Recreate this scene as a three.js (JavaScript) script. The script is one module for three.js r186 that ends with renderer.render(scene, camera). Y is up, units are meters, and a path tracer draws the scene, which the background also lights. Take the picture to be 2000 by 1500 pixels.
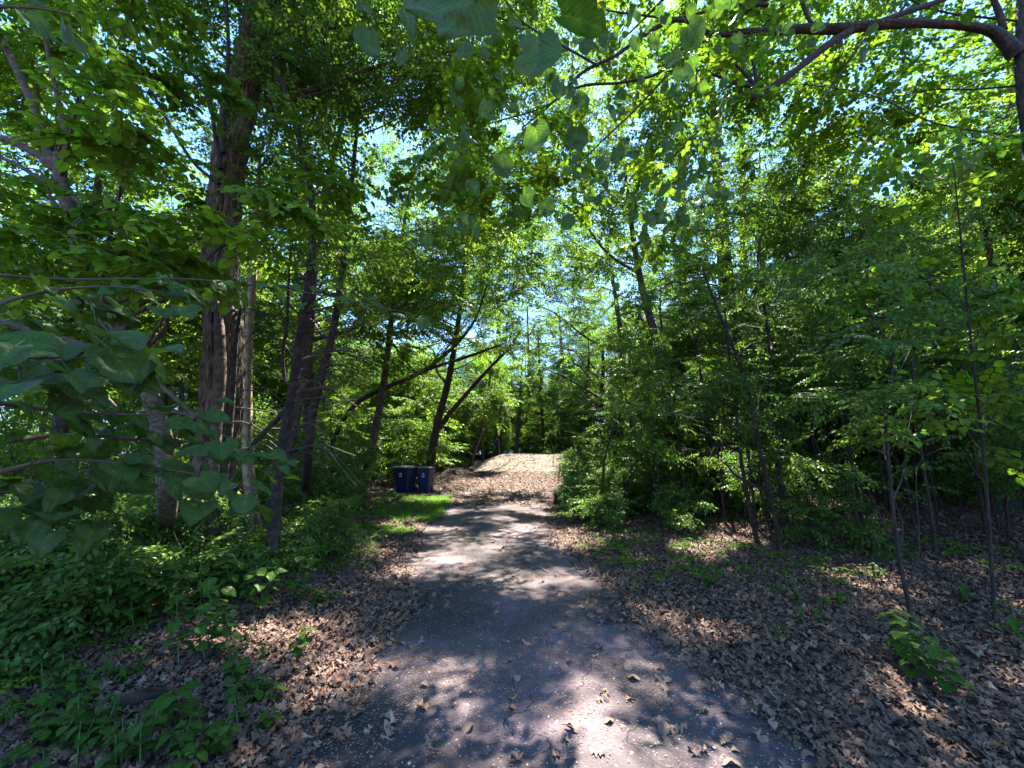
import * as THREE from 'three';
import { mergeGeometries } from 'three/addons/utils/BufferGeometryUtils.js';

// ------------------------------------------------------------------ camera, sky, sun, exposure
const scene = new THREE.Scene();
const F = 776, PITCH = THREE.MathUtils.degToRad(9.8), EYE = 1.6;
const camera = new THREE.PerspectiveCamera(2 * Math.atan(750 / F) * 180 / Math.PI, 4 / 3, 0.05, 600);
camera.position.set(0, EYE, 0);
camera.rotation.set(PITCH, 0, 0);
const renderer = new THREE.WebGLRenderer({ antialias: true });
renderer.toneMapping = THREE.LinearToneMapping;
renderer.toneMappingExposure = 9.0;
renderer.shadowMap.enabled = true;

const SUN_EL = 60 * Math.PI / 180, SUN_AZ = 16 * Math.PI / 180;      // azimuth measured from straight ahead towards the right
const SUN = new THREE.Vector3(Math.sin(SUN_AZ) * Math.cos(SUN_EL), Math.sin(SUN_EL), -Math.cos(SUN_AZ) * Math.cos(SUN_EL));
const sun = new THREE.DirectionalLight(new THREE.Color(1, 0.95, 0.84), 5);
sun.name = 'sun';
sun.position.copy(SUN).multiplyScalar(80);
sun.castShadow = true;
sun.shadow.mapSize.set(4096, 4096);
Object.assign(sun.shadow.camera, { left: -40, right: 40, top: 40, bottom: -40, near: 1, far: 200 });
scene.add(sun, sun.target);
{
  const W = 256, H = 128, d = new Float32Array(W * H * 4), v = new THREE.Vector3();
  for (let j = 0; j < H; j++) for (let i = 0; i < W; i++) {
    const up = ((j + 0.5) / H - 0.5) * Math.PI, ro = ((i + 0.5) / W - 0.5) * 2 * Math.PI;
    v.set(Math.cos(ro) * Math.cos(up), Math.sin(up), Math.sin(ro) * Math.cos(up));
    const e = Math.max(0, v.y), k = Math.pow(1 - e, 3), c = Math.max(0, v.dot(SUN)), glow = 0.05 * Math.pow(c, 8);
    const o = (j * W + i) * 4;
    d[o] = 0.058 + 0.11 * k + glow; d[o + 1] = 0.145 + 0.125 * k + glow; d[o + 2] = 0.34 + 0.08 * k + glow * 0.95; d[o + 3] = 1;
  }
  const t = new THREE.DataTexture(d, W, H, THREE.RGBAFormat, THREE.FloatType);
  t.mapping = THREE.EquirectangularReflectionMapping; t.magFilter = THREE.LinearFilter; t.minFilter = THREE.LinearFilter; t.needsUpdate = true;
  scene.background = t; scene.environment = t;
}

// ------------------------------------------------------------------ helpers
function rng(seed) { let s = seed | 0; return () => { s = (s + 0x6d2b79f5) | 0; let t = Math.imul(s ^ (s >>> 15), 1 | s); t = (t + Math.imul(t ^ (t >>> 7), 61 | t)) ^ t; return ((t ^ (t >>> 14)) >>> 0) / 4294967296; }; }
const V = (x, y, z) => new THREE.Vector3(x, y, z);
const lerp = THREE.MathUtils.lerp, clamp = THREE.MathUtils.clamp, sstep = (a, b, x) => { x = clamp((x - a) / (b - a), 0, 1); return x * x * (3 - 2 * x); };
let R = rng(7);
const rr = (a, b) => a + (b - a) * R();
const gauss = () => (R() + R() + R() - 1.5) / 0.87;
const pick = (a) => a[Math.floor(R() * a.length) % a.length];
function hash(x, y, z) { let h = Math.imul(x, 374761393) + Math.imul(y, 668265263) + Math.imul(z, 1274126177); h = Math.imul(h ^ (h >>> 13), 1274126177); return ((h ^ (h >>> 16)) >>> 0) / 4294967296; }
function noise(x, y, z = 0, px = 0, py = 0) {                          // value noise, periodic in x and y if px, py are given
  const xi = Math.floor(x), yi = Math.floor(y), zi = Math.floor(z), f = (t) => t * t * (3 - 2 * t), fx = f(x - xi), fy = f(y - yi), fz = f(z - zi);
  const m = (a, n) => (n ? ((a % n) + n) % n : a), h = (a, b, c) => hash(m(xi + a, px), m(yi + b, py), zi + c);
  if (fz === 0) return lerp(lerp(h(0, 0, 0), h(1, 0, 0), fx), lerp(h(0, 1, 0), h(1, 1, 0), fx), fy);
  return lerp(lerp(lerp(h(0, 0, 0), h(1, 0, 0), fx), lerp(h(0, 1, 0), h(1, 1, 0), fx), fy), lerp(lerp(h(0, 0, 1), h(1, 0, 1), fx), lerp(h(0, 1, 1), h(1, 1, 1), fx), fy), fz);
}
function fbm(x, y, z = 0, oct = 4, px = 0, py = 0) { let s = 0, a = 0.5, n = 0; for (let i = 0; i < oct; i++) { s += a * noise(x, y, z + i * 17, px, py); n += a; a *= 0.5; x *= 2; y *= 2; px *= 2; py *= 2; } return s / n; }
const dirOf = (px, py) => { const x = (px - 1000) / F, y = (750 - py) / F; return V(x, Math.sin(PITCH) + y * Math.cos(PITCH), -Math.cos(PITCH) + y * Math.sin(PITCH)); };
const at = (px, py, d) => { const v = dirOf(px, py); return v.multiplyScalar(d / -v.z).add(camera.position); };   // photo pixel at depth d (metres ahead)
const H = (x, z) => {                                                    // height of the ground
  const s = Math.max(0, 0.5 * (x - 3.4) + 0.45 * clamp(-z - 6, -20, 11)) * sstep(2.6 + Math.max(0, -z - 10) * 0.4, 7.5 + Math.max(0, -z - 10) * 0.5, x);
  let h = s * 0.17 - 0.008 * Math.max(0, s - 9) * Math.max(0, s - 9);
  h = Math.max(h, s > 0 ? Math.min(s * 0.17, 2.4) * 0.8 : 0);
  h += 0.5 * sstep(-15, -24, z) + 0.9 * sstep(-28, -44, z);
  const edge = Math.max(pathL(z) - x, x - pathR(z));
  if (z > -16) h += sstep(0, 1.6, edge) * (0.05 + 0.09 * (fbm(x * 0.5 + 9, z * 0.5, 3) - 0.4));
  else h += 0.12 * (fbm(x * 0.4, z * 0.4, 5) - 0.5);
  return h;
};
const curveAt = (tab, z) => { let i = 0; while (i < tab.length - 2 && z < tab[i + 1][0]) i++; const [a, b] = [tab[i], tab[i + 1]]; const t = clamp((z - a[0]) / (b[0] - a[0]), 0, 1); return lerp(a[1], b[1], t); };
const LT = [[8, -0.95], [0, -0.95], [-2.35, -1.08], [-4.3, -1.55], [-8, -2.0], [-12.3, -2.05], [-17, -2.5], [-60, -3]];
const RT = [[8, 1.7], [0, 1.75], [-2.35, 1.72], [-3.35, 1.66], [-4.46, 1.36], [-6.8, 1.1], [-11.3, 0.9], [-17, 1.6], [-60, 2]];
function pathL(z) { return curveAt(LT, z) + 0.12 * Math.sin(z * 1.7) * Math.sin(z * 0.6 + 1); }
function pathR(z) { return curveAt(RT, z) + 0.12 * Math.sin(z * 1.3 + 2) * Math.sin(z * 0.7); }
const groundAt = (px, py) => { const v = dirOf(px, py); let t = 0.5; for (let i = 0; i < 900; i++) { const p = v.clone().multiplyScalar(t).add(camera.position); if (p.y < H(p.x, p.z)) return V(p.x, H(p.x, p.z), p.z); t *= 1.008; } return v.multiplyScalar(40).add(camera.position); };

const MARKS = [[-4.5, -5.9, 'the thick oak'], [-3.2, -5.6, 'the slender dark tree'], [-4.6, -8.4, 'the dark leaning tree'], [-3.9, -16.2, 'the blue bins'], [-3.7, -18, 'the forked tree'], [1.3, -28, 'the wood chip mound'], [0, -36, 'the lone grey trunk'], [4.5, -7.0, 'the wavy dark stem'], [6.3, -11, 'the broad shaded trunk'], [9.5, -11, 'the crooked dark stem'], [6.6, -5.2, 'the mossy linden'], [12, -11, 'the broad trunk on the slope'], [3.7, -14.3, 'the leafy stem nearest the path'], [1.7, -14.3, 'the low stump']];
const beside = (x, z) => { const m = MARKS.map(([a, b, n]) => [Math.hypot(a - x, b - z), a, b, n]).sort((p, q) => p[0] - q[0])[0]; return (m[0] < 2 ? 'close beside ' : z < m[2] - Math.abs(x - m[1]) ? 'behind ' : z > m[2] + Math.abs(x - m[1]) ? 'in front of ' : m[0] > 9 ? 'far out beside ' : 'off to the side of ') + m[3]; };
const hidesBins = (x, z) => { if (z < -15.6 || z > 0) return false; const px = 1000 + F * x / -z; return px > 735 - 400 / -z && px < 880 + 500 / -z; };
const used = {};
const numbered = (n) => { const k = used[n] = (used[n] ?? -1) + 1; return k ? n + '_' + String(k).padStart(3, '0') : n; };
function tag(o, label, category, group, kind) { o.userData = { ...o.userData }; if (label) o.userData.label = label; if (category) o.userData.category = category; if (group) o.userData.group = group; if (kind) o.userData.kind = kind; return o; }
function thing(name, label, category, pos, group) { const g = new THREE.Group(); g.name = numbered(name); g.position.copy(pos); scene.add(g); return tag(g, label, category, group); }
function mesh(name, geo, mat, parent) { const m = new THREE.Mesh(geo, mat); m.name = parent === scene ? numbered(name) : name; m.castShadow = m.receiveShadow = true; parent.add(m); return m; }
function instanced(name, geo, mat, list, parent) {                       // list of [Matrix4, Color]
  const m = new THREE.InstancedMesh(geo, mat, list.length); m.name = parent === scene ? numbered(name) : name; m.castShadow = m.receiveShadow = true;
  list.forEach(([x, c], i) => { m.setMatrixAt(i, x); m.setColorAt(i, c); });
  m.userData.kind = 'stuff'; parent.add(m); return m;
}
class Geo {                                                              // collects triangles with colours
  constructor() { this.p = []; this.n = []; this.u = []; this.c = []; this.i = []; }
  add(g, m, col = [1, 1, 1]) {
    const b = this.p.length / 3, nm = new THREE.Matrix3().getNormalMatrix(m), v = V(0, 0, 0), P = g.attributes.position, N = g.attributes.normal, U = g.attributes.uv;
    for (let k = 0; k < P.count; k++) {
      v.fromBufferAttribute(P, k).applyMatrix4(m); this.p.push(v.x, v.y, v.z);
      v.fromBufferAttribute(N, k).applyMatrix3(nm).normalize(); this.n.push(v.x, v.y, v.z);
      this.u.push(U ? U.getX(k) : 0, U ? U.getY(k) : 0); this.c.push(...col);
    }
    const I = g.index; for (let k = 0; k < I.count; k++) this.i.push(b + I.getX(k));
    return this;
  }
  build() { const g = new THREE.BufferGeometry(); g.setAttribute('position', new THREE.Float32BufferAttribute(this.p, 3)); g.setAttribute('normal', new THREE.Float32BufferAttribute(this.n, 3)); g.setAttribute('uv', new THREE.Float32BufferAttribute(this.u, 2)); g.setAttribute('color', new THREE.Float32BufferAttribute(this.c, 3)); g.setIndex(this.i); return g; }
}
// an orientation: z along dir, y as near to up as it can be
function frame(pos, dir, up, s = 1, flip = false) {
  const z = dir.clone().normalize(), x = V(0, 0, 0).crossVectors(up, z); if (x.lengthSq() < 1e-6) x.set(1, 0, 0); x.normalize(); const y = V(0, 0, 0).crossVectors(z, x);
  const sx = flip ? -s : s; return new THREE.Matrix4().makeBasis(x.multiplyScalar(Math.abs(sx)), y.multiplyScalar(s), z.multiplyScalar(s)).setPosition(pos);
}
// a tapered tube through points; uv in units of `tile` metres; shape(a, v, r) adds relief
function tube(pts, rads, { sides = 8, seg = 24, tile = 0.5, relief = null, wob = 0 } = {}) {
  const curve = new THREE.CatmullRomCurve3(pts, false, 'centripetal'), pos = [], uv = [], idx = [];
  const P = [], T = []; for (let i = 0; i <= seg; i++) { P.push(curve.getPoint(i / seg)); T.push(curve.getTangent(i / seg)); }
  let nx = V(1, 0, 0); if (Math.abs(T[0].x) > 0.9) nx = V(0, 0, 1); let len = 0;
  const rad = (t) => { const k = t * (rads.length - 1), i = Math.min(Math.floor(k), rads.length - 2); return lerp(rads[i], rads[i + 1], k - i); };
  const reps = Math.max(1, Math.round(2 * Math.PI * rads[0] / tile));
  for (let i = 0; i <= seg; i++) {
    nx.addScaledVector(T[i], -nx.dot(T[i])).normalize(); const ny = V(0, 0, 0).crossVectors(T[i], nx), r = rad(i / seg);
    if (i) len += P[i].distanceTo(P[i - 1]);
    for (let j = 0; j <= sides; j++) {
      const a = j / sides * Math.PI * 2, q = r * (1 + (wob ? wob * (noise(Math.cos(a) * 1.5 + 5, Math.sin(a) * 1.5 + 5, len * 2.2 + rads[0] * 77) - 0.5) : 0)) + (relief ? relief(j % sides / sides, len, r) : 0);
      pos.push(P[i].x + (nx.x * Math.cos(a) + ny.x * Math.sin(a)) * q, P[i].y + (nx.y * Math.cos(a) + ny.y * Math.sin(a)) * q, P[i].z + (nx.z * Math.cos(a) + ny.z * Math.sin(a)) * q);
      uv.push(j / sides * reps, len / tile);
    }
  }
  const w = sides + 1;
  for (let i = 0; i < seg; i++) for (let j = 0; j < sides; j++) { const a = i * w + j, b = a + 1, c = a + w, d = c + 1; idx.push(a, b, d, a, d, c); }
  const tip = pos.length / 3, e = P[seg]; pos.push(e.x + T[seg].x * rad(1), e.y + T[seg].y * rad(1), e.z + T[seg].z * rad(1)); uv.push(0.5, len / tile);
  for (let j = 0; j < sides; j++) idx.push(seg * w + j, seg * w + j + 1, tip);
  const g = new THREE.BufferGeometry(); g.setAttribute('position', new THREE.Float32BufferAttribute(pos, 3)); g.setAttribute('uv', new THREE.Float32BufferAttribute(uv, 2)); g.setIndex(idx); g.computeVertexNormals();
  const N = g.attributes.normal; for (let i = 0; i <= seg; i++) { const a = i * w, b = a + sides, x = N.getX(a) + N.getX(b), y = N.getY(a) + N.getY(b), z = N.getZ(a) + N.getZ(b), l = Math.hypot(x, y, z) || 1; N.setXYZ(a, x / l, y / l, z / l); N.setXYZ(b, x / l, y / l, z / l); }
  return g;
}
const shift = (pts, o) => pts.map((p) => p.clone().sub(o));

// ------------------------------------------------------------------ textures
function dataTex(n, f, srgb = true) {                                    // f(u, v) -> [r, g, b] in 0..1
  const d = new Uint8Array(n * n * 4);
  for (let j = 0; j < n; j++) for (let i = 0; i < n; i++) { const c = f((i + 0.5) / n, (j + 0.5) / n), o = (j * n + i) * 4; d[o] = clamp(c[0], 0, 1) * 255; d[o + 1] = clamp(c[1], 0, 1) * 255; d[o + 2] = clamp(c[2], 0, 1) * 255; d[o + 3] = 255; }
  const t = new THREE.DataTexture(d, n, n); t.wrapS = t.wrapT = THREE.RepeatWrapping; t.magFilter = THREE.LinearFilter; t.minFilter = THREE.LinearMipmapLinearFilter; t.generateMipmaps = true; if (srgb) t.colorSpace = THREE.SRGBColorSpace; t.needsUpdate = true; return t;
}
const mix3 = (a, b, t) => [lerp(a[0], b[0], t), lerp(a[1], b[1], t), lerp(a[2], b[2], t)];
const ridge = (u, v, n, m, s) => { const x = u * n + (fbm(u * 6, v * 6, s, 3, 6, 6) - 0.5) * 1.6, a = noise(x, v * m, s, n, m), b = noise(x * 2, v * m * 2, s + 3, n * 2, m * 2); return clamp(1.7 * Math.abs(a - 0.5) + 0.5 * Math.abs(b - 0.5), 0, 1); };
function barkMat(dark, light, n, m, bump, seed, lichen) {
  const N = 384, hs = new Float32Array(N * N), at2 = (u, v) => hs[Math.min(N - 1, Math.floor(v * N)) * N + Math.min(N - 1, Math.floor(u * N))];
  for (let j = 0; j < N; j++) for (let i = 0; i < N; i++) { const u = i / N, v = j / N; hs[j * N + i] = ridge(u, v, n, m, seed) * 0.8 + 0.2 * fbm(u * 24, v * 16, seed, 2, 24, 16); }
  const color = dataTex(N, (u, v) => { const h = at2(u, v), k = fbm(u * 4, v * 3, seed + 40, 3, 4, 3); let c = mix3(dark, light, clamp(h * 1.5 + (k - 0.5) * 0.7, 0, 1)); if (lichen) c = mix3(c, lichen, sstep(0.58, 0.72, fbm(u * 5, v * 5, seed + 90, 3, 5, 5)) * 0.5); return c; });
  const bm = dataTex(N, (u, v) => { const h = at2(u, v); return [h, h, h]; }, false);
  return new THREE.MeshStandardMaterial({ map: color, bumpMap: bm, bumpScale: bump, roughness: 0.92 });
}
const BARK = {
  oak: barkMat([0.10, 0.065, 0.045], [0.45, 0.335, 0.24], 14, 3, 0.03, 1, [0.38, 0.37, 0.28]),
  dark: barkMat([0.07, 0.048, 0.036], [0.26, 0.18, 0.13], 12, 5, 0.012, 2),
  smooth: barkMat([0.18, 0.13, 0.10], [0.37, 0.29, 0.22], 8, 10, 0.006, 3, [0.36, 0.37, 0.30]),
  far: barkMat([0.13, 0.10, 0.08], [0.36, 0.28, 0.22], 10, 4, 0.015, 4),
  pale: barkMat([0.30, 0.24, 0.17], [0.60, 0.50, 0.38], 12, 2, 0.006, 5),
  twig: new THREE.MeshStandardMaterial({ color: 0x4a3a30, roughness: 0.9 }),
  deadTwig: new THREE.MeshStandardMaterial({ color: 0x3c2f2a, roughness: 0.95 }),
};
const veinMaps = (() => {                                                // veins of a broad leaf, u across (0.5 = midrib), v along
  const vein = (u, v) => {
    const s = Math.abs(u - 0.5) * 2, mid = Math.exp(-Math.pow(s * 16, 2));
    const k = (v - s * 0.34) * 9, side = Math.exp(-Math.pow((k - Math.round(k)) * 9, 2)) * sstep(1.0, 0.7, s);
    const k2 = (v + s * 0.9) * 34, fine = Math.exp(-Math.pow((k2 - Math.round(k2)) * 4, 2)) * 0.3;
    return clamp(mid + side * 0.75 + fine, 0, 1);
  };
  const color = dataTex(384, (u, v) => { const n = fbm(u * 10, v * 10, 8, 4, 10, 10), w = vein(u, v) * 0.7, b = 0.76 + 0.22 * (n - 0.5); const spot = sstep(0.73, 0.78, fbm(u * 14, v * 14, 28, 2, 14, 14)); return mix3([b * 0.93 + w * 0.3, b + w * 0.2, b * 0.88 + w * 0.25], [0.62, 0.5, 0.3], spot * 0.6); });
  const bump = dataTex(384, (u, v) => { const h = 0.5 - 0.4 * vein(u, v) + 0.25 * (fbm(u * 16, v * 16, 5, 3, 16, 16) - 0.5); return [h, h, h]; }, false);
  return { color, bump };
})();
const leafMat = (rgb, through = 0.42, coat = 0.3, map = false) => {
  const m = new THREE.MeshPhysicalMaterial({ roughness: 1, transmission: through, thickness: 0, clearcoat: coat, clearcoatRoughness: 0.38, side: THREE.DoubleSide, vertexColors: !map, specularIntensity: 0.08 });
  m.color.setRGB(...rgb); if (map) { m.map = veinMaps.color; m.bumpMap = veinMaps.bump; m.bumpScale = 0.004; } return m;
};
const LEAF = {
  linden: leafMat([0.112, 0.212, 0.010], 0.58, 0.25),
  shrub: leafMat([0.092, 0.186, 0.020], 0.55, 0.55),
  far: leafMat([0.102, 0.200, 0.016], 0.57, 0.25),
  herb: leafMat([0.090, 0.195, 0.014], 0.46, 0.18),
  hero: leafMat([0.104, 0.205, 0.018], 0.55, 0.6, true),
  heroHerb: leafMat([0.084, 0.185, 0.014], 0.42, 0.2, true),
};
LEAF.hero.clearcoatRoughness = 0.45;
const DRY = new THREE.MeshStandardMaterial({ color: 0xffffff, roughness: 0.85, side: THREE.DoubleSide, vertexColors: true });

// ------------------------------------------------------------------ leaves
// blade from the origin along +z, face up +y; w(t) half width (of length 1)
function blade(L, w, rows, cols, { heart = 0, fold = 0.25, droop = 0.3, cup = 0, teeth = 0, petiole = 0, bite = null, wave = 0, seed = 1 } = {}) {
  const pos = [], uv = [], idx = [], p0 = petiole * L;
  for (let i = 0; i <= rows; i++) for (let j = -cols; j <= cols; j++) {
    const t = i / rows, s = j / cols, a = Math.abs(s); let hw = w(t) * L;
    if (teeth && a === 1) hw *= 1 + (i % 2 ? teeth : -teeth * 0.3);
    let z = t * L - heart * L * Math.pow(a, 1.5) * Math.pow(1 - t, 3), x = s * hw;
    if (bite && Math.sign(s) === bite[0]) x *= 1 - bite[2] * a * Math.exp(-Math.pow((t - bite[1]) / bite[3], 2));
    const y = a * hw * fold - droop * L * t * t - cup * L * a * a * 0.3 + (wave ? wave * L * (noise(t * 4, s * 2 + seed * 3.1, seed) - 0.5) : 0);
    pos.push(x, y, z + p0); uv.push(0.5 + s * 0.5, t);
  }
  const W = cols * 2 + 1;
  for (let i = 0; i < rows; i++) for (let j = 0; j < W - 1; j++) { const a = i * W + j, b = a + 1, c = a + W, d = c + 1; idx.push(a, c, d, a, d, b); }
  if (petiole) { const b = pos.length / 3, q = 0.012 * L; pos.push(-q, 0, 0, q, 0, 0, -q, 0, p0 + 0.02 * L, q, 0, p0 + 0.02 * L, 0, -q, 0, 0, -q, p0); for (let k = 0; k < 6; k++) uv.push(0.5, 0.1); idx.push(b, b + 2, b + 3, b, b + 3, b + 1, b, b + 4, b + 5, b, b + 5, b + 2, b + 1, b + 3, b + 5, b + 1, b + 5, b + 4); }
  const g = new THREE.BufferGeometry(); g.setAttribute('position', new THREE.Float32BufferAttribute(pos, 3)); g.setAttribute('uv', new THREE.Float32BufferAttribute(uv, 2)); g.setIndex(idx); g.computeVertexNormals(); return g;
}
const W_LINDEN = (t) => (t < 0.42 ? 0.47 * Math.sqrt(Math.max(0, 1 - Math.pow((0.42 - t) / 0.46, 2))) : 0.47 * Math.pow(Math.max(0, 1 - Math.pow((t - 0.42) / 0.58, 1.75)), 0.95)) + 0.004;
const W_OVAL = (t) => 0.30 * Math.pow(Math.sin(Math.PI * clamp(t * 0.97 + 0.015, 0, 1)), 0.85);
const W_LANCE = (t) => 0.26 * Math.pow(Math.sin(Math.PI * Math.pow(clamp(t * 0.97 + 0.02, 0, 1), 0.75)), 1.1);
const W_OAKLOBE = (t) => clamp((0.10 + 0.30 * Math.sin(Math.PI * t * 0.95)) * (0.62 + 0.48 * Math.sin(t * 21 - 0.6)), 0.025, 0.5);
const HERO = [0, 1, 2, 3, 4, 5, 6].map((k) => blade(1, (t) => W_LINDEN(t) * [1, 0.9, 1.05, 0.94, 1, 0.85, 0.97][k], 18, 4, { heart: [0.22, 0.16, 0.26, 0.2, 0.12, 0.2, 0.24][k], fold: [0.15, 0.35, 0.05, 0.28, 0.5, 0.2, -0.1][k], droop: [0.12, 0.3, 0.45, 0.02, 0.2, 0.6, 0.25][k], teeth: 0.05, petiole: 0.4, wave: [0.1, 0.18, 0.14, 0.22, 0.12, 0.2, 0.26][k], seed: k + 1, bite: [null, [1, 0.4, 0.45, 0.07], null, [-1, 0.65, 0.5, 0.06], null, [1, 0.75, 0.6, 0.09], [-1, 0.25, 0.35, 0.05]][k] }));
const HERO_BITTEN = blade(1, W_LINDEN, 22, 5, { heart: 0.18, fold: 0.1, droop: 0.08, teeth: 0.04, petiole: 0.2, wave: 0.06, seed: 9, bite: [1, 0.33, 0.45, 0.1] });
const HERB_LEAF = [0, 1].map((k) => blade(1, W_LANCE, 10, 2, { fold: 0.3, droop: 0.35 + 0.2 * k, teeth: 0.06, petiole: 0.12, wave: 0.08, seed: 20 + k }));
const BRAMBLE_LEAF = [0, 1].map((k) => blade(1, (t) => W_OVAL(t) * 1.45, 10, 2, { heart: 0.05, fold: 0.22, droop: 0.2 + 0.2 * k, teeth: 0.08, petiole: 0.15, wave: 0.08, seed: 30 + k }));
const lowOval = blade(1, W_OVAL, 3, 1, { fold: 0.35, droop: 0.25 }), lowLinden = blade(1, (t) => W_LINDEN(t) * 1.02, 4, 1, { heart: 0.12, fold: 0.25, droop: 0.3 }), farLeaf = blade(1, (t) => W_OVAL(t) * 1.25, 2, 1, { fold: 0.3, droop: 0.25 });
const twigBit = new THREE.CylinderGeometry(0.5, 1, 1, 3, 1, true).translate(0, 0.5, 0).rotateX(Math.PI / 2);
// a spray of leaves along a twig that runs +z
function sprig(leaf, { len, n, size, spread = 55, tilt = 18, droop = 0.25, side = 0, seed }) {
  const save = R; R = rng(seed); const g = new Geo(), Y = V(0, 1, 0);
  const twigs = [[V(0, 0, 0), V(0, 0, 1), len, n]];
  for (let k = 0; k < side; k++) { const s = k % 2 ? 1 : -1, t = 0.2 + 0.6 * (k / side), a = s * rr(0.6, 1.0); twigs.push([V(0, -droop * len * t * t, len * t), V(Math.sin(a), rr(-0.25, 0.15), Math.cos(a)).normalize(), len * rr(0.45, 0.65), Math.round(n * 0.5)]); }
  for (const [o, d, l, m] of twigs) {
    const p = (t) => o.clone().addScaledVector(d, l * t).add(V(0, -droop * l * t * t, 0));
    for (let k = 0; k < 3; k++) { const a = p(k / 3), b = p((k + 1) / 3), dd = b.clone().sub(a), L = dd.length(); const M = frame(a, dd, Y); M.multiply(new THREE.Matrix4().makeScale(0.004 * len / 0.5, 0.004 * len / 0.5, L)); g.add(twigBit, M, [1.1, 0.42, 0.75]); }
    for (let k = 0; k < m; k++) {
      const t = 0.12 + 0.88 * (k + 0.5 * R()) / m, s = k % 2 ? 1 : -1, az = (k === m - 1 ? rr(-12, 12) : s * rr(spread - 22, spread + 22)) * Math.PI / 180;
      const q = d.clone().applyAxisAngle(Y, az); q.y += rr(-0.45, 0.1) - droop * t; q.normalize();
      const up = V(gauss() * Math.sin(tilt * Math.PI / 180), 1, gauss() * Math.sin(tilt * Math.PI / 180));
      const b = rr(0.75, 1.25), y = rr(0.88, 1.18);
      g.add(leaf, frame(p(t).addScaledVector(q, size * 0.12), q, up, size * rr(0.7, 1.15)), [b * y, b, b * rr(0.7, 1.2)]);
    }
  }
  R = save; return g.build();
}
const SPRIG = {
  linden: [1, 2].map((s) => sprig(lowLinden, { len: 0.55, n: 11, size: 0.085, tilt: 16, side: 2, droop: 0.3, seed: 100 + s })),
  shrub: [1, 2].map((s) => sprig(lowOval, { len: 0.42, n: 13, size: 0.056, tilt: 48, side: 3, droop: 0.2, seed: 200 + s })),
  mid: [1, 2].map((s) => sprig(farLeaf, { len: 0.75, n: 18, size: 0.080, tilt: 40, side: 4, droop: 0.2, seed: 300 + s })),
  far: [1, 2].map((s) => sprig(farLeaf, { len: 1.3, n: 26, size: 0.115, tilt: 42, side: 6, droop: 0.22, seed: 400 + s })),
};

// ------------------------------------------------------------------ ground and path
{
  const pos = [], uv = [], idx = [], N = 190;
  const ax = (k, a, b) => a * Math.sinh((k / N * 2 - 1) * b) / Math.sinh(b);
  for (let j = 0; j <= N; j++) for (let i = 0; i <= N; i++) { const x = ax(i, 260, 5.2), z = ax(j, 260, 5.2) - 4; pos.push(x, H(x, z), z); uv.push(x / 2.2, z / 2.2); }
  for (let j = 0; j < N; j++) for (let i = 0; i < N; i++) { const a = j * (N + 1) + i; idx.push(a, a + N + 1, a + 1, a + 1, a + N + 1, a + N + 2); }
  const g = new THREE.BufferGeometry(); g.setAttribute('position', new THREE.Float32BufferAttribute(pos, 3)); g.setAttribute('uv', new THREE.Float32BufferAttribute(uv, 2)); g.setIndex(idx); g.computeVertexNormals();
  const soil = (u, v) => { const a = noise(u * 60, v * 34, 1, 60, 34), b = noise(u * 30 + 5, v * 52, 2, 30, 52), k = fbm(u * 6, v * 6, 3, 4, 6, 6); return [clamp(0.6 * a + 0.5 * b - 0.05, 0, 1), k]; };
  const hs = new Float32Array(768 * 768); let hi = 0;
  const map = dataTex(768, (u, v) => { const [h, k] = soil(u, v); hs[hi++] = h; return mix3(mix3([0.13, 0.09, 0.075], [0.40, 0.30, 0.24], h), [0.24, 0.17, 0.14], k * 0.6); });
  hi = 0; const bump = dataTex(768, () => { const h = hs[hi++]; return [h, h, h]; }, false);
  tag(mesh('ground', g, new THREE.MeshStandardMaterial({ map, bumpMap: bump, bumpScale: 0.03, roughness: 0.97 }), scene), null, null, null, 'structure');
}
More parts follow.
